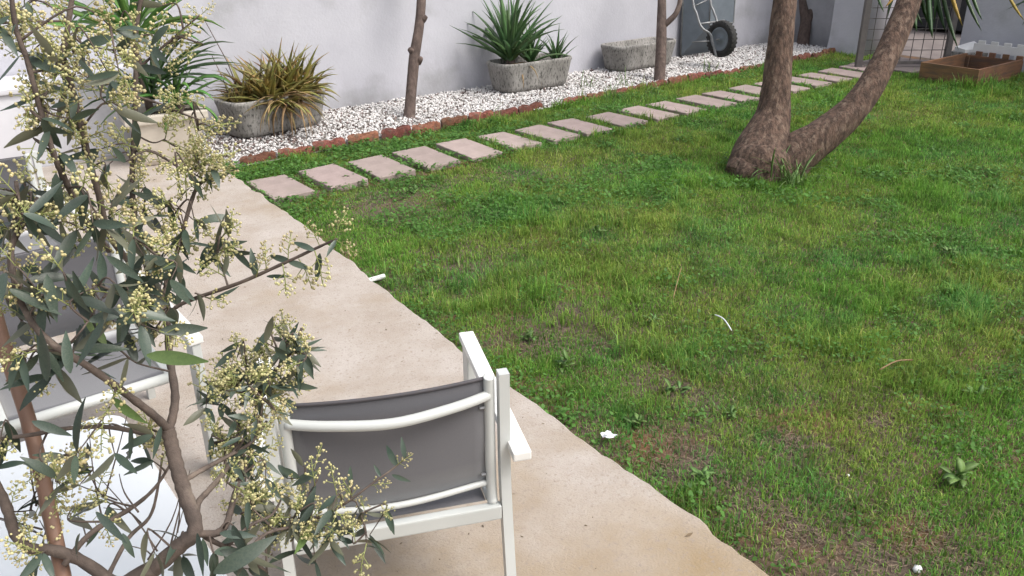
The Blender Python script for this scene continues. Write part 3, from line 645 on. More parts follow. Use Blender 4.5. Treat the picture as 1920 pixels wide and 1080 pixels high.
branch([(316, 806, 1.16), (290, 780, 1.13), (245, 745, 1.1), (170, 690, 1.06), (105, 650, 1.03), (60, 605, 1.02), (30, 540, 1.02), (22, 470, 1.03), (36, 410, 1.04), (30, 340, 1.05)], .0060, .0024)
branch([(280, 815, 1.14), (205, 801, 1.12), (130, 803, 1.11), (60, 815, 1.1), (-20, 826, 1.09)], .0035, .0028, 'twig')
branch([(225, 1100, 1.13), (150, 1050, 1.11), (100, 1032, 1.1), (55, 1028, 1.1), (28, 1000, 1.1), (14, 955, 1.1), (-5, 915, 1.1), (-40, 860, 1.1)], .008, .0064)
branch([(366, 990, 1.13), (371, 945, 1.16), (390, 921, 1.18), (420, 886, 1.2), (438, 850, 1.22), (450, 800, 1.24)], .005, .003)
branch([(372, 1000, 1.13), (405, 1000, 1.15), (424, 984, 1.17), (432, 958, 1.19), (441, 925, 1.2), (452, 892, 1.22), (470, 850, 1.25), (478, 790, 1.28), (490, 730, 1.3), (545, 660, 1.32), (566, 615, 1.33)], .0055, .0022)
branch([(340, 905, 1.15), (372, 885, 1.17), (422, 858, 1.2), (470, 830, 1.22), (500, 790, 1.25)], .0042, .002)
branch([(120, 1060, 1.1), (170, 1000, 1.12), (250, 950, 1.2), (290, 915, 1.24), (320, 870, 1.26)], .0045, .002)
branch([(200, 1085, 1.12), (240, 1010, 1.17), (280, 970, 1.22), (295, 920, 1.25), (305, 850, 1.28)], .0035, .0015)
branch([(312, 600, 1.22), (340, 570, 1.22), (450, 530, 1.2), (540, 490, 1.18), (600, 462, 1.17), (632, 448, 1.16)], .0034, .0016)
branch([(30, 540, 1.02), (18, 480, 1.03), (45, 420, 1.06), (70, 370, 1.08)], .003, .002, 'twig')
branch([(250, 500, 1.25), (205, 440, 1.2), (185, 365, 1.16), (167, 300, 1.14), (150, 227, 1.13), (133, 160, 1.12), (117, 97, 1.11), (123, 77, 1.11), (133, 10, 1.1), (140, -40, 1.1)], .0048, .0032)
branch([(205, 470, 1.2), (165, 420, 1.14), (133, 360, 1.09), (117, 327, 1.07), (100, 287, 1.05), (80, 220, 1.04), (67, 173, 1.03), (50, 110, 1.02), (30, 53, 1.01), (20, -20, 1.0)], .0043, .0029)
branch([(300, 570, 1.23), (330, 480, 1.24), (365, 360, 1.25), (395, 330, 1.25), (420, 290, 1.25)], .004, .0018)
branch([(255, 133, 1.25), (280, 110, 1.25), (320, 75, 1.25), (375, 28, 1.25)], .0025, .0012, 'twig')
branch([(250, 283, 1.26), (290, 285, 1.25), (350, 320, 1.24), (400, 300, 1.24)], .0022, .0012, 'twig')
branch([(253, 180, 1.25), (300, 195, 1.25), (340, 212, 1.24), (375, 225, 1.24)], .0022, .0012, 'twig')
branch([(460, 1040, 1.2), (500, 1000, 1.22), (560, 985, 1.25), (620, 960, 1.27), (660, 935, 1.28), (700, 905, 1.29), (735, 880, 1.3), (765, 855, 1.3)], .0028, .0012)
branch([(366, 995, 1.13), (410, 1020, 1.16), (460, 1040, 1.2), (500, 1075, 1.24)], .004, .003)
branch([(425, 1025, 1.17), (470, 985, 1.2), (510, 965, 1.22), (530, 930, 1.24)], .003, .0014)
for k in range(20):      # bare dead twigs over the table
    x0 = random.uniform(60, 340); y0 = random.uniform(930, 1070); a = random.uniform(-1.3, .5); l = random.uniform(60, 190)
    x1 = x0 + l*math.sin(a); y1 = y0 - l*math.cos(a); D = random.uniform(1.1, 1.3)
    branch([(x0, y0, D), ((x0+x1)/2+random.uniform(-12, 12), (y0+y1)/2+random.uniform(-8, 8), D+.02), (x1, y1, D+.05)], .0015, .0006, 'twig', 4, 5, False)
def oleaf(k):
    rr_ = random.Random(k); V = []; F = []; n = 8; curl = rr_.uniform(-.5, .7); wd = rr_.uniform(.085, .13); fold = rr_.uniform(.1, .35); p = np.zeros(3); 
    for i in range(n+1):
        s = i/n; th = curl*(s-.15)
        if i: p = p + np.array([0, math.cos(th), -math.sin(th)])/n
        w_ = max(.012, wd*math.sin(math.pi*min(1, .05+.95*s)**.85)**.85)
        if s < .09: w_ = .016
        V += [p + np.array([-w_, 0, fold*w_]), p, p + np.array([w_, 0, fold*w_])]
    for i in range(n):
        for j in range(2): a = 3*i+j; F.append((a, a+1, a+4, a+3))
    return MB().add(V, F)
OL = [oleaf(k).mesh('olive_leaf', M['oliveleaf'], True) for k in range(7)]
OY = [oleaf(20+k).mesh('olive_leaf_young', M['oliveyoung'], True) for k in range(2)]
def ico():
    bm = bmesh.new(); bmesh.ops.create_icosphere(bm, subdivisions=1, radius=1); bm.verts.index_update()
    r = ([v.co[:] for v in bm.verts], [[v.index for v in f.verts] for f in bm.faces]); bm.free(); return r
IV, IF = ico()
def panicle(k):
    rr_ = random.Random(k); L = rr_.uniform(.036, .052); m = MB(); me = None
    m.tube([(0, 0, 0), (.002, 0, L*.5), (0, .002, L)], [.0008, .0007, .0005], 4); ns = len(m.f)
    N = 9; buds = [(0, 0, L+.002)]
    for i in range(N):
        h = L*(.22+.75*i/N); a = 2.4*i + rr_.uniform(-.4, .4); r = .013*(1-.55*i/N)
        e = np.array([r*math.cos(a), r*math.sin(a), h+r*.55]); m.tube([(0, 0, h), tuple(e)], [.0006, .0005], 4, False)
        for q in range(3 if i < 6 else 2):
            b = e + np.array([rr_.uniform(-.0035, .0035), rr_.uniform(-.0035, .0035), rr_.uniform(-.003, .004)]); buds.append(tuple(b))
    ns = len(m.f)
    for b in buds:
        s = rr_.uniform(.0014, .0022); m.add([(b[0]+v[0]*s, b[1]+v[1]*s, b[2]+v[2]*s*1.15) for v in IV], IF)
    me = m.mesh('flower_panicle', M['olivestalk'], True); me.materials.append(M['olivebud'])
    idx = [0]*ns + [1]*(len(m.f)-ns); me.polygons.foreach_set('material_index', idx); return me
PN = [panicle(k) for k in range(8)]
leaves = []; pans = []
def add_leaf(p, d, L, nrm=None, young=False):
    d = Vector(d).normalized(); n_ = Vector(nrm) if nrm is not None else Vector((random.gauss(0, .6), random.gauss(0, .6) , random.gauss(.75, .5)))
    n_ = (n_ - d*n_.dot(d)); n_ = n_.normalized() if n_.length > 1e-3 else Vector((0, 0, 1)); xx = d.cross(n_)
    mw = Matrix([[xx[0], d[0], n_[0]], [xx[1], d[1], n_[1]], [xx[2], d[2], n_[2]]]).to_quaternion()
    leaves.append((L, tuple(p), mw, young))
def add_pan(p, d, s=1.0): pans.append((tuple(p), Vector(d).normalized().to_track_quat('Z', 'X'), s))
tocam = Vector(-fw)
def twig_to(T, nl, npn, Ls=(.04, .065), r=.0014, yv=.04, maxd=.2):
    B = np.array(BS); d = np.linalg.norm(B-T, axis=1); i = int(np.argmin(d + np.random.default_rng(len(leaves)).random(len(B))*.05)); Nn = B[i]
    v = T-Nn
    if np.linalg.norm(v) > maxd: Nn = T - v/np.linalg.norm(v)*maxd*0 - v*0 if False else Nn
    mid = (T+Nn)/2 + rng.normal(0, .012, 3) + np.array([0, 0, .012])
    C = catmull([Nn, mid, T], 5)
    MB().tube(C, [r*1.3+(.0007-r*1.3)*k/10 for k in range(11)], 5).build('twig', M['olivebark'], ot, True)
    BS.extend(C[3::3].tolist())
    td = Vector(T-mid).normalized()
    for k in range(nl):
        s = .35+.65*(k//2+1)/((nl+1)//2); q = C[min(10, int(s*10))]; sd_ = 1 if k % 2 else -1
        side = td.cross(Vector(rng.normal(0, 1, 3))).normalized()
        dd = td*random.uniform(.2, .9) + side*sd_*random.uniform(.5, 1) + Vector((0, 0, random.uniform(-.5, .25)))
        nrm = Vector(rng.normal(0, .55, 3)) + tocam*random.uniform(0, .9) + Vector((0, 0, random.uniform(.1, .9)))
        if random.random() < .22: nrm = -nrm
        add_leaf(q, dd, random.uniform(*Ls), nrm, random.random() < yv)
    for k in range(npn):
        q = C[random.randint(3, 10)]; dd = Vector(rng.normal(0, .7, 3)) + td*.5 + Vector((0, 0, random.uniform(-.3, .7)))
        add_pan(q, dd, random.uniform(.8, 1.2))
zones = [  # cx, cy, rx, ry, D0, D1, twigs, leaves, panicles, leaf length
    (110, 90, 130, 100, 1.0, 1.25, 17, 2, 3, (.035, .055)), (270, 60, 70, 60, 1.1, 1.3, 5, 2, 2, (.035, .055)), (330, 60, 55, 45, 1.2, 1.3, 3, 0, 2, (.03, .05)),
    (180, 170, 110, 60, 1.05, 1.25, 8, 2, 2, (.04, .055)), (90, 250, 80, 60, 1.02, 1.12, 4, 2, 2, (.04, .055)), (320, 230, 80, 50, 1.2, 1.3, 7, 0, 2, (.03, .05)), (210, 270, 80, 60, 1.1, 1.25, 6, 2, 2, (.04, .055)),
    (400, 310, 60, 60, 1.2, 1.3, 7, 1, 3, (.03, .05)), (110, 420, 120, 80, 1.0, 1.15, 14, 4, 2, (.04, .062)), (250, 420, 70, 60, 1.15, 1.3, 8, 3, 2, (.04, .06)), (370, 440, 60, 60, 1.2, 1.3, 7, 2, 2, (.035, .055)),
    (110, 560, 110, 60, .98, 1.1, 9, 4, 1, (.05, .07)), (250, 530, 80, 60, 1.1, 1.25, 10, 4, 1, (.045, .065)), (270, 620, 70, 60, 1.0, 1.2, 8, 3, 2, (.045, .065)), (60, 680, 60, 50, 1.02, 1.12, 5, 3, 1, (.045, .06)), (180, 680, 70, 40, 1.05, 1.15, 5, 4, 0, (.05, .066)),
    (505, 690, 80, 55, 1.26, 1.4, 17, 5, 2, (.03, .048)), (560, 640, 32, 40, 1.3, 1.36, 6, 5, 1, (.034, .05)), (450, 760, 75, 60, 1.2, 1.36, 16, 4, 2, (.03, .046)), (440, 850, 60, 50, 1.18, 1.3, 10, 3, 2, (.03, .046)),
    (530, 960, 60, 55, 1.2, 1.3, 8, 4, 3, (.036, .052)), (590, 1010, 100, 60, 1.22, 1.32, 10, 4, 2, (.036, .055)), (470, 1030, 50, 40, 1.15, 1.25, 4, 4, 0, (.045, .065)), (600, 900, 60, 40, 1.26, 1.32, 3, 3, 1, (.03, .045)), (500, 900, 60, 50, 1.2, 1.32, 6, 4, 2, (.03, .046)), (390, 520, 60, 60, 1.2, 1.28, 6, 3, 1, (.035, .055)), (700, 1000, 50, 50, 1.26, 1.32, 3, 3, 1, (.034, .05)),
    (170, 880, 90, 70, 1.02, 1.2, 6, 2, 3, (.035, .055)), (120, 980, 100, 80, 1.05, 1.2, 7, 3, 3, (.04, .06)), (260, 850, 60, 60, 1.1, 1.25, 4, 2, 1, (.04, .055)), (350, 1030, 70, 50, 1.08, 1.2, 4, 4, 0, (.045, .06)), (40, 850, 50, 60, 1.05, 1.12, 3, 3, 1, (.04, .055))]
for cx, cy, rx, ry, D0, D1_, nt_, nl, npn, Ls in zones:
    for k in range(nt_):
        a = rng.random()*2*math.pi; q = math.sqrt(rng.random()); T = dp(cx+rx*q*math.cos(a), cy+ry*q*math.sin(a), random.uniform(D0, D1_))-oo
        twig_to(T, nl, npn, Ls)
# leaves and sprays that stand out
for x0, y0, x1, y1, D, yg in ((52, 98, 106, 112, 1.02, 0), (50, 108, 114, 136, 1.03, 0), (38, 104, -5, 165, 1.02, 0), (92, 240, 72, 304, 1.04, 0), (105, 325, 108, 410, 1.06, 0), (88, 515, 105, 605, 1.0, 0), (128, 525, 140, 580, 1.03, 0),
        (215, 72, 125, 88, 1.1, 0), (316, 48, 272, 86, 1.2, 0), (278, 84, 318, 122, 1.2, 0), (262, 124, 318, 142, 1.2, 0), (600, 475, 596, 528, 1.17, 0), (432, 462, 480, 510, 1.2, 0), (275, 666, 395, 680, .98, 1), (88, 715, 88, 612, .98, 0), (132, 700, 118, 618, .98, 0), (195, 600, 150, 690, .96, 0),
        (145, 848, 142, 745, 1.05, 0), (302, 800, 290, 862, 1.1, 0), (246, 800, 248, 862, 1.12, 0), (247, 430, 210, 410, 1.15, 1), (210, 745, 270, 800, 1.08, 1), (60, 790, 135, 818, 1.08, 0), (200, 480, 272, 528, 1.02, 0), (18, 30, -20, 60, 1.0, 0), (30, 45, 18, 65, 1.0, 0),
        (565, 985, 590, 915, 1.25, 0), (400, 1075, 520, 1010, 1.12, 0), (412, 1000, 480, 1005, 1.14, 0), (370, 1000, 385, 1080, 1.1, 0), (380, 1010, 392, 1060, 1.1, 0), (745, 875, 720, 832, 1.3, 0), (760, 860, 752, 820, 1.3, 0), (715, 895, 700, 870, 1.3, 0), (735, 890, 770, 905, 1.3, 0), (480, 520, 470, 465, 1.2, 0), (545, 490, 500, 478, 1.18, 0), (540, 490, 585, 505, 1.18, 0),
        (590, 470, 545, 450, 1.17, 0), (630, 450, 612, 480, 1.16, 0), (500, 518, 545, 520, 1.2, 0), (230, 1000, 250, 1050, 1.1, 0), (150, 1000, 130, 1055, 1.08, 0), (180, 960, 240, 1020, 1.05, 0)):
    a = dp(x0, y0, D)-oo; b = dp(x1, y1, D+random.uniform(-.015, .015))-oo; add_leaf(a, b-a, float(np.linalg.norm(b-a)), np.array(tocam)*.9+np.array([0, 0, .35])+rng.normal(0, .25, 3), bool(yg))
for x0, y0, x1, y1, D in ((600, 462, 575, 415, 1.17), (625, 452, 650, 395, 1.16), (630, 450, 672, 480, 1.16), (540, 490, 545, 430, 1.18), (500, 510, 495, 450, 1.19), (560, 485, 590, 545, 1.18), (530, 495, 540, 560, 1.18), (590, 470, 610, 540, 1.17), (480, 520, 500, 470, 1.19),
        (690, 912, 735, 905, 1.3), (740, 876, 775, 850, 1.3), (640, 945, 635, 920, 1.28), (375, 30, 400, 10, 1.25), (375, 30, 345, 8, 1.25), (320, 75, 375, 40, 1.25), (395, 330, 440, 290, 1.25), (395, 330, 450, 320, 1.25), (350, 320, 400, 350, 1.24)):
    a = dp(x0, y0, D)-oo; b = dp(x1, y1, D)-oo; add_pan(a, b-a, min(1.35, float(np.linalg.norm(b-a))/.045))
leaves.sort(key=lambda l: -l[0]); rest = MB()
for i, (L, p, q, yg) in enumerate(leaves):
    me = random.choice(OY if yg else OL)
    if i < 296:
        o = link('leaf', me, ot); o.location = p; o.rotation_mode = 'QUATERNION'; o.rotation_quaternion = q; o.scale = (L, L, L)
    else:
        mw = Matrix.Translation(p) @ q.to_matrix().to_4x4() @ Matrix.Scale(L, 4); rest.add([tuple(mw @ v.co) for v in me.vertices], [tuple(f.vertices) for f in me.polygons])
if rest.v: tag(rest.build('small_leaves', M['oliveleaf'], ot, True), kind='stuff')
restp = []
for i, (p, q, s) in enumerate(pans):
    o = link('flower_panicle', random.choice(PN), ot); o.location = p; o.rotation_mode = 'QUATERNION'; o.rotation_quaternion = q; o.scale = (s, s, s)
print('OLIVE leaves', len(leaves), 'panicles', len(pans))
stk = [dp(-40, 480, 1.16), dp(5, 640, 1.15), dp(48, 770, 1.14), dp(76, 880, 1.13), dp(108, 1030, 1.12), dp(150, 1230, 1.11)]
st = thing('bamboo_stake', 'brown bamboo stake standing upright among the olive branches', 'stake', tuple(stk[-1])); m = MB()
C = catmull([p-stk[-1] for p in stk], 6); MB().tube(C, [.0098 if i % 7 else .0106 for i in range(len(C))], 10).build('cane', M['bamboo'], st, True)
for k in (9, 18): MB().tube([C[k], C[k]+(C[k+1]-C[k])*.12], .0112, 10).build('node_ring', M['bamboo'], st, True)
pot = thing('plant_pot', 'round clay pot on the patio in which the olive tree stands', 'pot', (OBx, OBy, PATZ)); m = MB(); prof = [(.0, .0), (.13, .0), (.17, POTH*.9), (.185, POTH*.9), (.185, POTH), (.165, POTH), (.155, POTH-.05)]
for i in range(28):
    a = 2*math.pi*i/28
    for r_, z in prof: m.v.append((r_*math.cos(a), r_*math.sin(a), z))
for i in range(28):
    for j in range(len(prof)-1): a = i*7+j; b = ((i+1) % 28)*7+j; m.f.append((a, b, b+1, a+1))
m.build('body', M['terracotta'], pot, True); MB().tube([(0, 0, POTH-.09), (0, 0, POTH-.05)], .157, 28).build('soil', M['potting'], pot)
# ------------------------------------------------------------------ gravel
def gravel():
    N = 26000; X = rng.uniform(1.0, 10.3, N); Y = rng.uniform(6.0, 7.31, N)
    ey = np.array([edge_y(x) for x in X]); pe = 1.575+.0625*Y
    ok = (Y > ey+.035) & ((X > pe+.01) | (Y > 6.75)) & ~((X < 1.82) & (Y > 6.7))
    ok |= (X > 4.95) & (X < 5.35) & (Y > ey-.06); X, Y = X[ok], Y[ok]; n = len(X)
    s = rng.uniform(.008, .0165, n); sq = rng.uniform(.55, 1, (n, 3)); a = rng.uniform(0, 6.28, n); tl = rng.uniform(-.5, .5, n)
    iv = np.array(IV); jit = rng.uniform(.75, 1.2, (n, len(iv), 1)); P_ = iv[None]*jit*sq[:, None]*s[:, None, None]
    ca, sa = np.cos(a)[:, None], np.sin(a)[:, None]; x = P_[..., 0]*ca-P_[..., 1]*sa; y = P_[..., 0]*sa+P_[..., 1]*ca; z = P_[..., 2] + x*np.tan(tl)[:, None]*.5
    V = np.stack([x+X[:, None], y+Y[:, None], z + (.016+rng.uniform(0, .014, n)+.012*vnoise(X, Y, 2.5, 2, 4))[:, None]], -1).reshape(-1, 3)
    F = (np.array(IF)[None]+(np.arange(n)*len(iv))[:, None, None]).reshape(-1, 3)
    dirt = np.clip((vnoise(X, Y, 1.1, 3, 8)-.42)*2.2 + .55*(X < 2.9) - .1, 0, 1)
    c = np.array([.74, .72, .71])[None]*rng.uniform(.68, 1.08, n)[:, None]; dk = rng.random(n) < (.11+.25*dirt); c[dk] = np.array([.16, .12, .11])*rng.uniform(.5, 1.6, dk.sum())[:, None]
    c = c*(1-.22*dirt[:, None]*rng.random(n)[:, None])
    return fast_mesh('gravel', V, F, M['pebble'], np.repeat(c, len(iv), 0))
tag(link('gravel', gravel()), 'white marble gravel mixed with dark chips along the wall', 'gravel', kind='stuff')
# ------------------------------------------------------------------ lawn
bare = [(720, 385, .32, .9), (760, 400, .25, .7), (860, 490, .3, .75), (1040, 590, .28, .8), (1160, 640, .18, .6), (1250, 715, .2, .8), (1280, 740, .15, .6), (1265, 830, .2, .95), (1290, 880, .15, .9), (1420, 950, .16, .8), (1480, 1060, .22, .9), (1640, 1045, .16, .85), (1500, 1000, .12, .7), (1480, 830, .1, .7), (1640, 790, .08, .7), (930, 650, .14, .8),
        (1720, 1000, .14, .8), (1000, 640, .16, .6), (1080, 560, .2, .45), (1800, 1060, .15, .6), (1180, 330, .25, .4), (1030, 330, .3, .35), (1300, 560, .15, .35), (1150, 860, .12, .5), (1080, 790, .12, .5)]
BP = [(gp(x, y, 0)[0], gp(x, y, 0)[1], r*(.8 if y > 650 else 1), k*.8) for x, y, r, k in bare]
def pix(P3):
    d = P3-CAM; z = d@fw; return 960+FPX*(d@rt)/z, 540-FPX*(d@up)/z, z
def lawn_ok(X, Y, margin=.0):
    ey = 6.11-.012*X+.0028*X*X+.03*np.sin(1.3*X); pe = 1.575+.0625*Y+.018*np.sin(1.7*Y+.4)
    ok = (X > pe+.012) & (Y < ey-.02) & (X < 10.42)
    for px_, py_ in PAV: ok &= ~((np.abs(X-px_) < .1425-.016-margin) & (np.abs(Y-py_) < .253-.016-margin))
    ok &= ~((X > bx0-.01) & (X < bx1+.02) & (Y > by0-.01) & (Y < by1+.01)); ok &= ~((X > 9.42) & (Y > 4.85) & (Y < 5.65)); ok &= ~((X > 10.1) & (Y > 5.9))
    ok &= ((X-yb[0])**2+(Y-yb[1]-.05)**2 > .19**2)
    return ok
def density(X, Y, D):
    d = np.ones_like(X)
    for bx, by, r, k in BP: d *= 1-k*np.exp(-(((X-bx)**2+(Y-by)**2)/(r*r))**1.5)
    nz = vnoise(X, Y, 3.0, 4, 11); near = np.clip((4.2-D)/2.2, 0, 1)
    d *= np.clip(1.15 - near*np.clip((nz-.50)*4.5, 0, .85) - .5*np.clip((vnoise(X, Y, 1.3, 3, 21)-.55)*5, 0, 1), .04, 1)
    edge = np.clip((X-(1.575+.0625*Y))/.25, 0, 1); d *= .45+.55*edge
    path = (np.abs(Y-5.317) < .32) & (X < 9.4); d = np.where(path, d*np.where(X < 3.6, .35, .8), d)
    d = np.where((Y > 5.6) & (X < 4.2), d*.75, d)
    return d
def blades(N, hmin, hmax, seed, far):
    X = rng.uniform(1.5, 10.5, N); Y = rng.uniform(-.9, 6.3, N)
    px_, py_, D = pix(np.stack([X, Y, np.zeros(N)], 1))
    keep = (D > .8) & (px_ > -300) & (px_ < 2300) & (py_ < 1420) & lawn_ok(X, Y)
    keep &= rng.random(N) < np.minimum(1, (3.4/np.maximum(D, 3.4))**1.15)*density(X, Y, D)
    return X[keep], Y[keep], D[keep]
def lawn():
    X, Y, D = blades(1900000, .03, .08, 1, False); n = len(X)
    clump = .5*vnoise(X, Y, 4.5, 2, 31)+.5*vnoise(X, Y, 11, 2, 35); tall = np.clip((clump-.5)*4, 0, 1)*np.clip((vnoise(X, Y, 1.0, 2, 32)-.3)*3, 0, 1)
    h = rng.uniform(.013, .042, n)*(.75+2.1*tall)*(.75+.5*vnoise(X, Y, .9, 2, 33))
    h *= np.where(rng.random(n) < .035, 1.9, 1.0); nb = np.exp(-((X-yb[0])**2+(Y-yb[1])**2)/.09); h *= 1+.5*nb
    bxm = np.exp(-(np.maximum(0, np.maximum(np.abs(X-(bx0+bx1)/2)-.5, np.abs(Y-(by0+by1)/2)-.28))/.12)**2); h *= 1+1.6*bxm
    ey = 6.11-.012*X+.0028*X*X; h *= 1+.8*np.exp(-((Y-ey)/.09)**2)*(X > 4.4)
    moss = np.exp(-(((X-gp(830, 350)[0])/.9)**2+((Y-gp(830, 350)[1])/.35)**2)); h *= 1-.5*moss
    wd = rng.uniform(.0011, .0025, n)*np.clip(D/3.2, 1, 3)**.62
    a = rng.uniform(0, 2*np.pi, n); ln = np.clip(np.abs(rng.normal(.55, .45, n)), 0, 1.5); b = a + rng.normal(1.57, .5, n)
    dx, dy = np.cos(a), np.sin(a); wx, wy = np.cos(b)*wd, np.sin(b)*wd
    m1 = np.sin(ln*.5)*h*.55; z1 = np.cos(ln*.5)*h*.55; m2 = m1+np.sin(ln*1.5)*h*.55; z2 = z1+np.cos(ln*1.5)*h*.5
    z0 = np.full(n, -.002)
    V = np.stack([np.stack([X-wx, Y-wy, z0], 1), np.stack([X+wx, Y+wy, z0], 1), np.stack([X+dx*m1-wx*.8, Y+dy*m1-wy*.8, z1], 1), np.stack([X+dx*m1+wx*.8, Y+dy*m1+wy*.8, z1], 1), np.stack([X+dx*m2, Y+dy*m2, z2], 1)], 1).reshape(-1, 3)
    F = (np.array([[0, 1, 3], [0, 3, 2], [2, 3, 4]])[None]+(np.arange(n)*5)[:, None, None]).reshape(-1, 3)
    g1 = np.array([.12, .255, .04]); g2 = np.array([.20, .275, .055]); g3 = np.array([.09, .225, .055]); dry = np.array([.36, .29, .14])
    u = np.clip((vnoise(X, Y, 1.6, 3, 41)-.47)*2.6+.28+.8*moss+rng.normal(0, .34, n), 0, 1)[:, None]; v = np.clip((vnoise(X, Y, 2.9, 4, 42)-.48)*3+rng.normal(0, .3, n), 0, 1)[:, None]
    c = g1*(1-u)+g2*u; c = c*(1-v)+g3*v; c = c*np.exp(rng.normal(0, .36, (n, 1)))*1.5; c *= (1-.3*np.clip((vnoise(X, Y, 9, 2, 44)-.45)*4, 0, 1))[:, None]; c = np.minimum(c, .55)
    dd = rng.random(n) < .03+.06*np.clip((4-D)/2, 0, 1)*(1-tall); c[dd] = dry*rng.uniform(.5, 1.1, (dd.sum(), 1))
    print('GRASS', n)
    return fast_mesh('grass', V, F, M['grass'], np.repeat(c, 5, 0))
tag(link('grass', lawn()), 'uneven green lawn grass with worn bare patches', 'grass', kind='stuff')
def litter():
    X, Y, D = blades(120000, 0, 0, 3, False); k = D < 5.5; X, Y, D = X[k], Y[k], D[k]
    X = np.r_[X, np.concatenate([rng.normal(b[0], b[2]*.6, 240) for b in BP])]; Y = np.r_[Y, np.concatenate([rng.normal(b[1], b[2]*.6, 240) for b in BP])]
    k = lawn_ok(X, Y); X, Y = X[k], Y[k]; n = len(X)
    a = rng.uniform(0, 6.28, n); l = rng.uniform(.003, .017, n); wd = rng.uniform(.0006, .0015, n); z = rng.uniform(.002, .010, n); t = rng.uniform(-.3, .3, n)
    dx, dy = np.cos(a)*l, np.sin(a)*l; wx, wy = -np.sin(a)*wd, np.cos(a)*wd
    V = np.stack([np.stack([X-dx-wx, Y-dy-wy, z-t*l*.5], 1), np.stack([X-dx+wx, Y-dy+wy, z-t*l*.5], 1), np.stack([X+dx+wx, Y+dy+wy, z+t*l*.5+.002], 1), np.stack([X+dx-wx, Y+dy-wy, z+t*l*.5+.002], 1)], 1).reshape(-1, 3)
    F = (np.array([[0, 1, 2, 3]])[None]+(np.arange(n)*4)[:, None, None]).reshape(-1, 4)
    c = np.array([.20, .15, .10])*rng.uniform(.25, 1.25, (n, 1)); return fast_mesh('dry_litter', V, F, M['pebble'], np.repeat(c, 4, 0))
tag(link('dry_litter', litter()), 'dry straw and thatch lying on the bare soil of the lawn', 'litter', kind='stuff')
def clover():
    N = 400000; X = rng.uniform(1.7, 10.0, N); Y = rng.uniform(.2, 6.4, N); px_, py_, D = pix(np.stack([X, Y, np.zeros(N)], 1))
    p = np.clip((vnoise(X, Y, 3.2, 3, 61)-.55)*5, 0, 1)*.5
    p += .6*np.exp(-((X-(1.63+.0625*Y))/.10)**2)*np.clip((vnoise(X, Y, 2, 2, 62)-.35)*3, 0, 1)
    p += .75*((Y > 5.58)*(X < 4.6)*np.clip((vnoise(X, Y, 3, 2, 63)-.38)*5, 0, 1)); p += .25*((np.abs(Y-5.317) < .33)*(X < 5))
    k = lawn_ok(X, Y) & (px_ > -200) & (px_ < 2150) & (py_ < 1300) & (rng.random(N) < p*np.minimum(1, (4.5/D))**.8); X, Y, D = X[k], Y[k], D[k]; n = len(X)
    r = rng.uniform(.004, .0095, n)*np.clip(D/4, 1, 1.6); a = rng.uniform(0, 6.28, n); z = rng.uniform(.006, .05, n)*(.5+vnoise(X, Y, 4, 2, 65)); tx = rng.normal(0, .35, n); ty = rng.normal(0, .35, n)
    ang = np.array([0, 1.1, 2.2, 3.5, 4.8])[None]+a[:, None]; rr_ = r[:, None]*np.array([1.25, .9, .9, .8, .9])[None]; ox = np.cos(ang)*rr_; oy = np.sin(ang)*rr_
    V = np.stack([X[:, None]+ox, Y[:, None]+oy, z[:, None]+ox*tx[:, None]+oy*ty[:, None]], -1).reshape(-1, 3); F = (np.arange(5)[None]+(np.arange(n)*5)[:, None])
    c = np.array([.125, .275, .06])*rng.uniform(.55, 1.35, (n, 1)); print('CLOVER', n); return fast_mesh('ground_cover', V, F, M['grass'], np.repeat(c, 5, 0))
tag(link('ground_cover', clover()), 'low leafy weeds between slabs, edging and patio edge', 'ground cover', kind='stuff')
# leafy weeds that stand out one by one
WV = [strap(.10, .044, .65+.2*k, .7, 5, .12, prof='leaf', thick=.012).mesh('weed_leaf', M['weed'], True) for k in range(4)]
for px_, py_, n, s, lab in ((1790, 905, 9, 1.15, 'large rosette weed with broad pale leaves in the right foreground grass'), (1055, 690, 9, .95, 'upright leafy weed close to the patio edge, level with the chair arm'), (1265, 738, 8, .8, 'pale green leafy weed in the worn patch, uphill from the white scrap'),
        (1370, 785, 6, .75, 'small three leaved weed in grass right of the white scrap'), (1220, 605, 8, .7, 'round leaved weed near the middle of the lawn'), (775, 362, 9, .85, 'flat rosette weed between the red bare soil and the third slab'), (805, 322, 5, .7, 'single broad leaf weed at the near edge of the fourth slab'), (655, 340, 8, .8, 'spiky rosette weed at the near edge of the second slab'),
        (700, 320, 8, .55, 'small bushy weed in the joint before the third slab'), (1320, 905, 8, .9, 'frilly weed in the bare patch right of the patio edge'), (1905, 640, 8, .8, 'pale broad leaved weed at the right frame edge'), (1830, 745, 6, .8, 'broad single leaved weed in the right grass'), (1190, 800, 14, .6, 'round bushy clover like weed beside the white scrap'), (1780, 480, 8, .8, 'leafy weed in the far right lawn'), (1120, 440, 7, .8, 'pale weed in the lawn left of the yucca'), (990, 640, 8, .8, 'leafy weed beside the patio edge behind the chair arm')):
    q = gp(px_, py_, 0); t = thing('leafy_weed', lab, 'weed', (q[0], q[1], .0), random.uniform(0, 6)); rosette(t, (0, 0, .012), n+3, WV, s*.3, s*.75, -.5, .4, .02)
wt = thing('weed_tuft', 'dark tangled weed tuft in the crotch at the foot of the yucca', 'weed', (gp(1478, 343, 0)[0], gp(1478, 343, 0)[1], 0))
TV = [strap(.30, .012, .1, .5+.4*k, 6, .2, thick=.05).mesh('grass_leaf', M['weed'], True) for k in range(4)]
rosette(wt, (0, 0, 0), 70, TV, .4, 1.15, .0, .8, .10); rosette(wt, (.03, .02, 0), 36, WV, .4, .7, -.5, .4, .14)
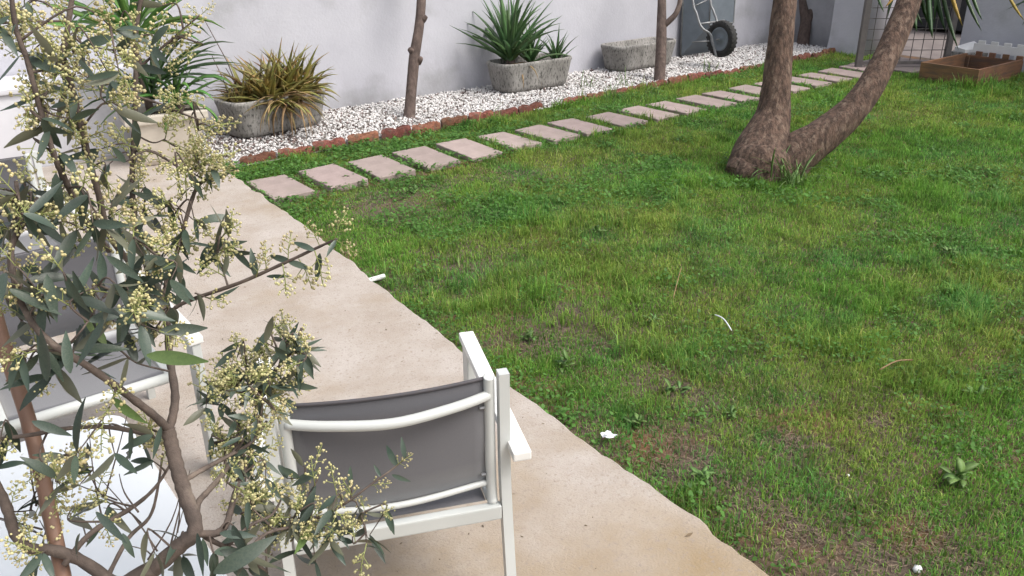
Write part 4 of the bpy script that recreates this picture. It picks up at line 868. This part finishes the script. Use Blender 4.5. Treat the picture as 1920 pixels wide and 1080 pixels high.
for px_, py_, lab in ((1145, 192, 'thin grass tuft at the gap in the edging bricks'), (1170, 165, 'thin grass tuft in the gravel midway between the two troughs'), (1222, 178, 'thin grass tuft at the foot of the forked trunk, on its left'), (1100, 165, 'thin grass tuft in the gravel right of the agave trough'), (1330, 140, 'thin grass tuft in the gravel between forked trunk and yucca')):
    q = gp(px_, py_, .02); t = thing('grass_tuft', lab, 'grass tuft', (q[0], q[1], .01), random.uniform(0, 6), 'grass tufts in the gravel'); rosette(t, (0, 0, 0), 16, TV, .35, .8, -.05, .4, .07)
# ------------------------------------------------------------------ small things
q = gp(702, 523, .035); pp = MB().tube([(q[0]-.12, q[1], .035), (q[0]+.06, q[1]+.005, .033)], .0125, 12).build('drain_pipe', M['plasticwhite'], None, True); tag(pp, 'short white plastic pipe end sticking out of the patio edge', 'pipe')
q = gp(1143, 817, .03); m = MB(); V = []
for i in range(5):
    for j in range(5): V.append((q[0]+(i-2)*.011+random.uniform(-.004, .004), q[1]+(j-2)*.010+random.uniform(-.004, .004), .034+random.uniform(-.006, .006)))
sc = m.add(V, [(5*i+j, 5*i+5+j, 5*i+6+j, 5*i+1+j) for i in range(4) for j in range(4)]).build('paper_scrap', M['paper']); tag(sc, 'crumpled white paper scrap in the grass near the patio edge', 'paper')
for (x0, y0, x1, y1, r_, mt_, lab) in ((1340, 590, 1372, 620, .0032, 'paper', 'pale curled dry leaf strip lying on the lawn middle'), (1648, 694, 1712, 675, .003, 'aloe_dry', 'thin tan stick lying in the right hand grass'), (1278, 500, 1262, 560, .002, 'aloe_dry', 'long dry grass stem leaning across the middle lawn')):
    a = gp(x0, y0, .045); b = gp(x1, y1, .05); tag(MB().tube(catmull([a, (a+b)/2+np.array([.01, .006, .012]), b], 4), [r_*.5]+[r_]*7+[r_*.4], 6).build('fallen_stick', M[mt_], None, True), lab, 'stick')
for px_, py_, s in ((1720, 1068, .014), (1590, 892, .006)):
    q = gp(px_, py_, .008); m = MB().add([(q[0]+v[0]*s*1.3, q[1]+v[1]*s, .01+v[2]*s*.8) for v in IV], IF); tag(m.build('pebble', M['plasticwhite'], None, True), 'white pebble on bare soil at the bottom right' if s > .01 else 'tiny white pebble on bare soil between grass clumps, lower right', 'stone')

def specks():
    n = 420; X = rng.uniform(-.3, 1.75, n); Y = rng.uniform(.7, 6.3, n); k = X < 1.55+.0625*Y; X, Y = X[k], Y[k]; n = len(X)
    r = rng.uniform(.0015, .005, n)*(1+1.2*(rng.random(n) < .12)); a = rng.uniform(0, 6.28, n); ang = np.array([0, 1.4, 3.0, 4.4])[None]+a[:, None]; rr_ = r[:, None]*np.array([1.8, .7, 1.6, .6])[None]
    V = np.stack([X[:, None]+np.cos(ang)*rr_, Y[:, None]+np.sin(ang)*rr_, np.full((n, 4), PATZ)+rng.uniform(.001, .004, (n, 4))], -1).reshape(-1, 3)
    c = np.array([.14, .10, .06])*rng.uniform(.4, 1.6, (n, 1)); return fast_mesh('patio_litter', V, np.arange(n*4).reshape(-1, 4), M['pebble'], np.repeat(c, 4, 0))
tag(link('patio_litter', specks()), 'fine brown grit and leaf crumbs scattered over the patio', 'litter', kind='stuff')
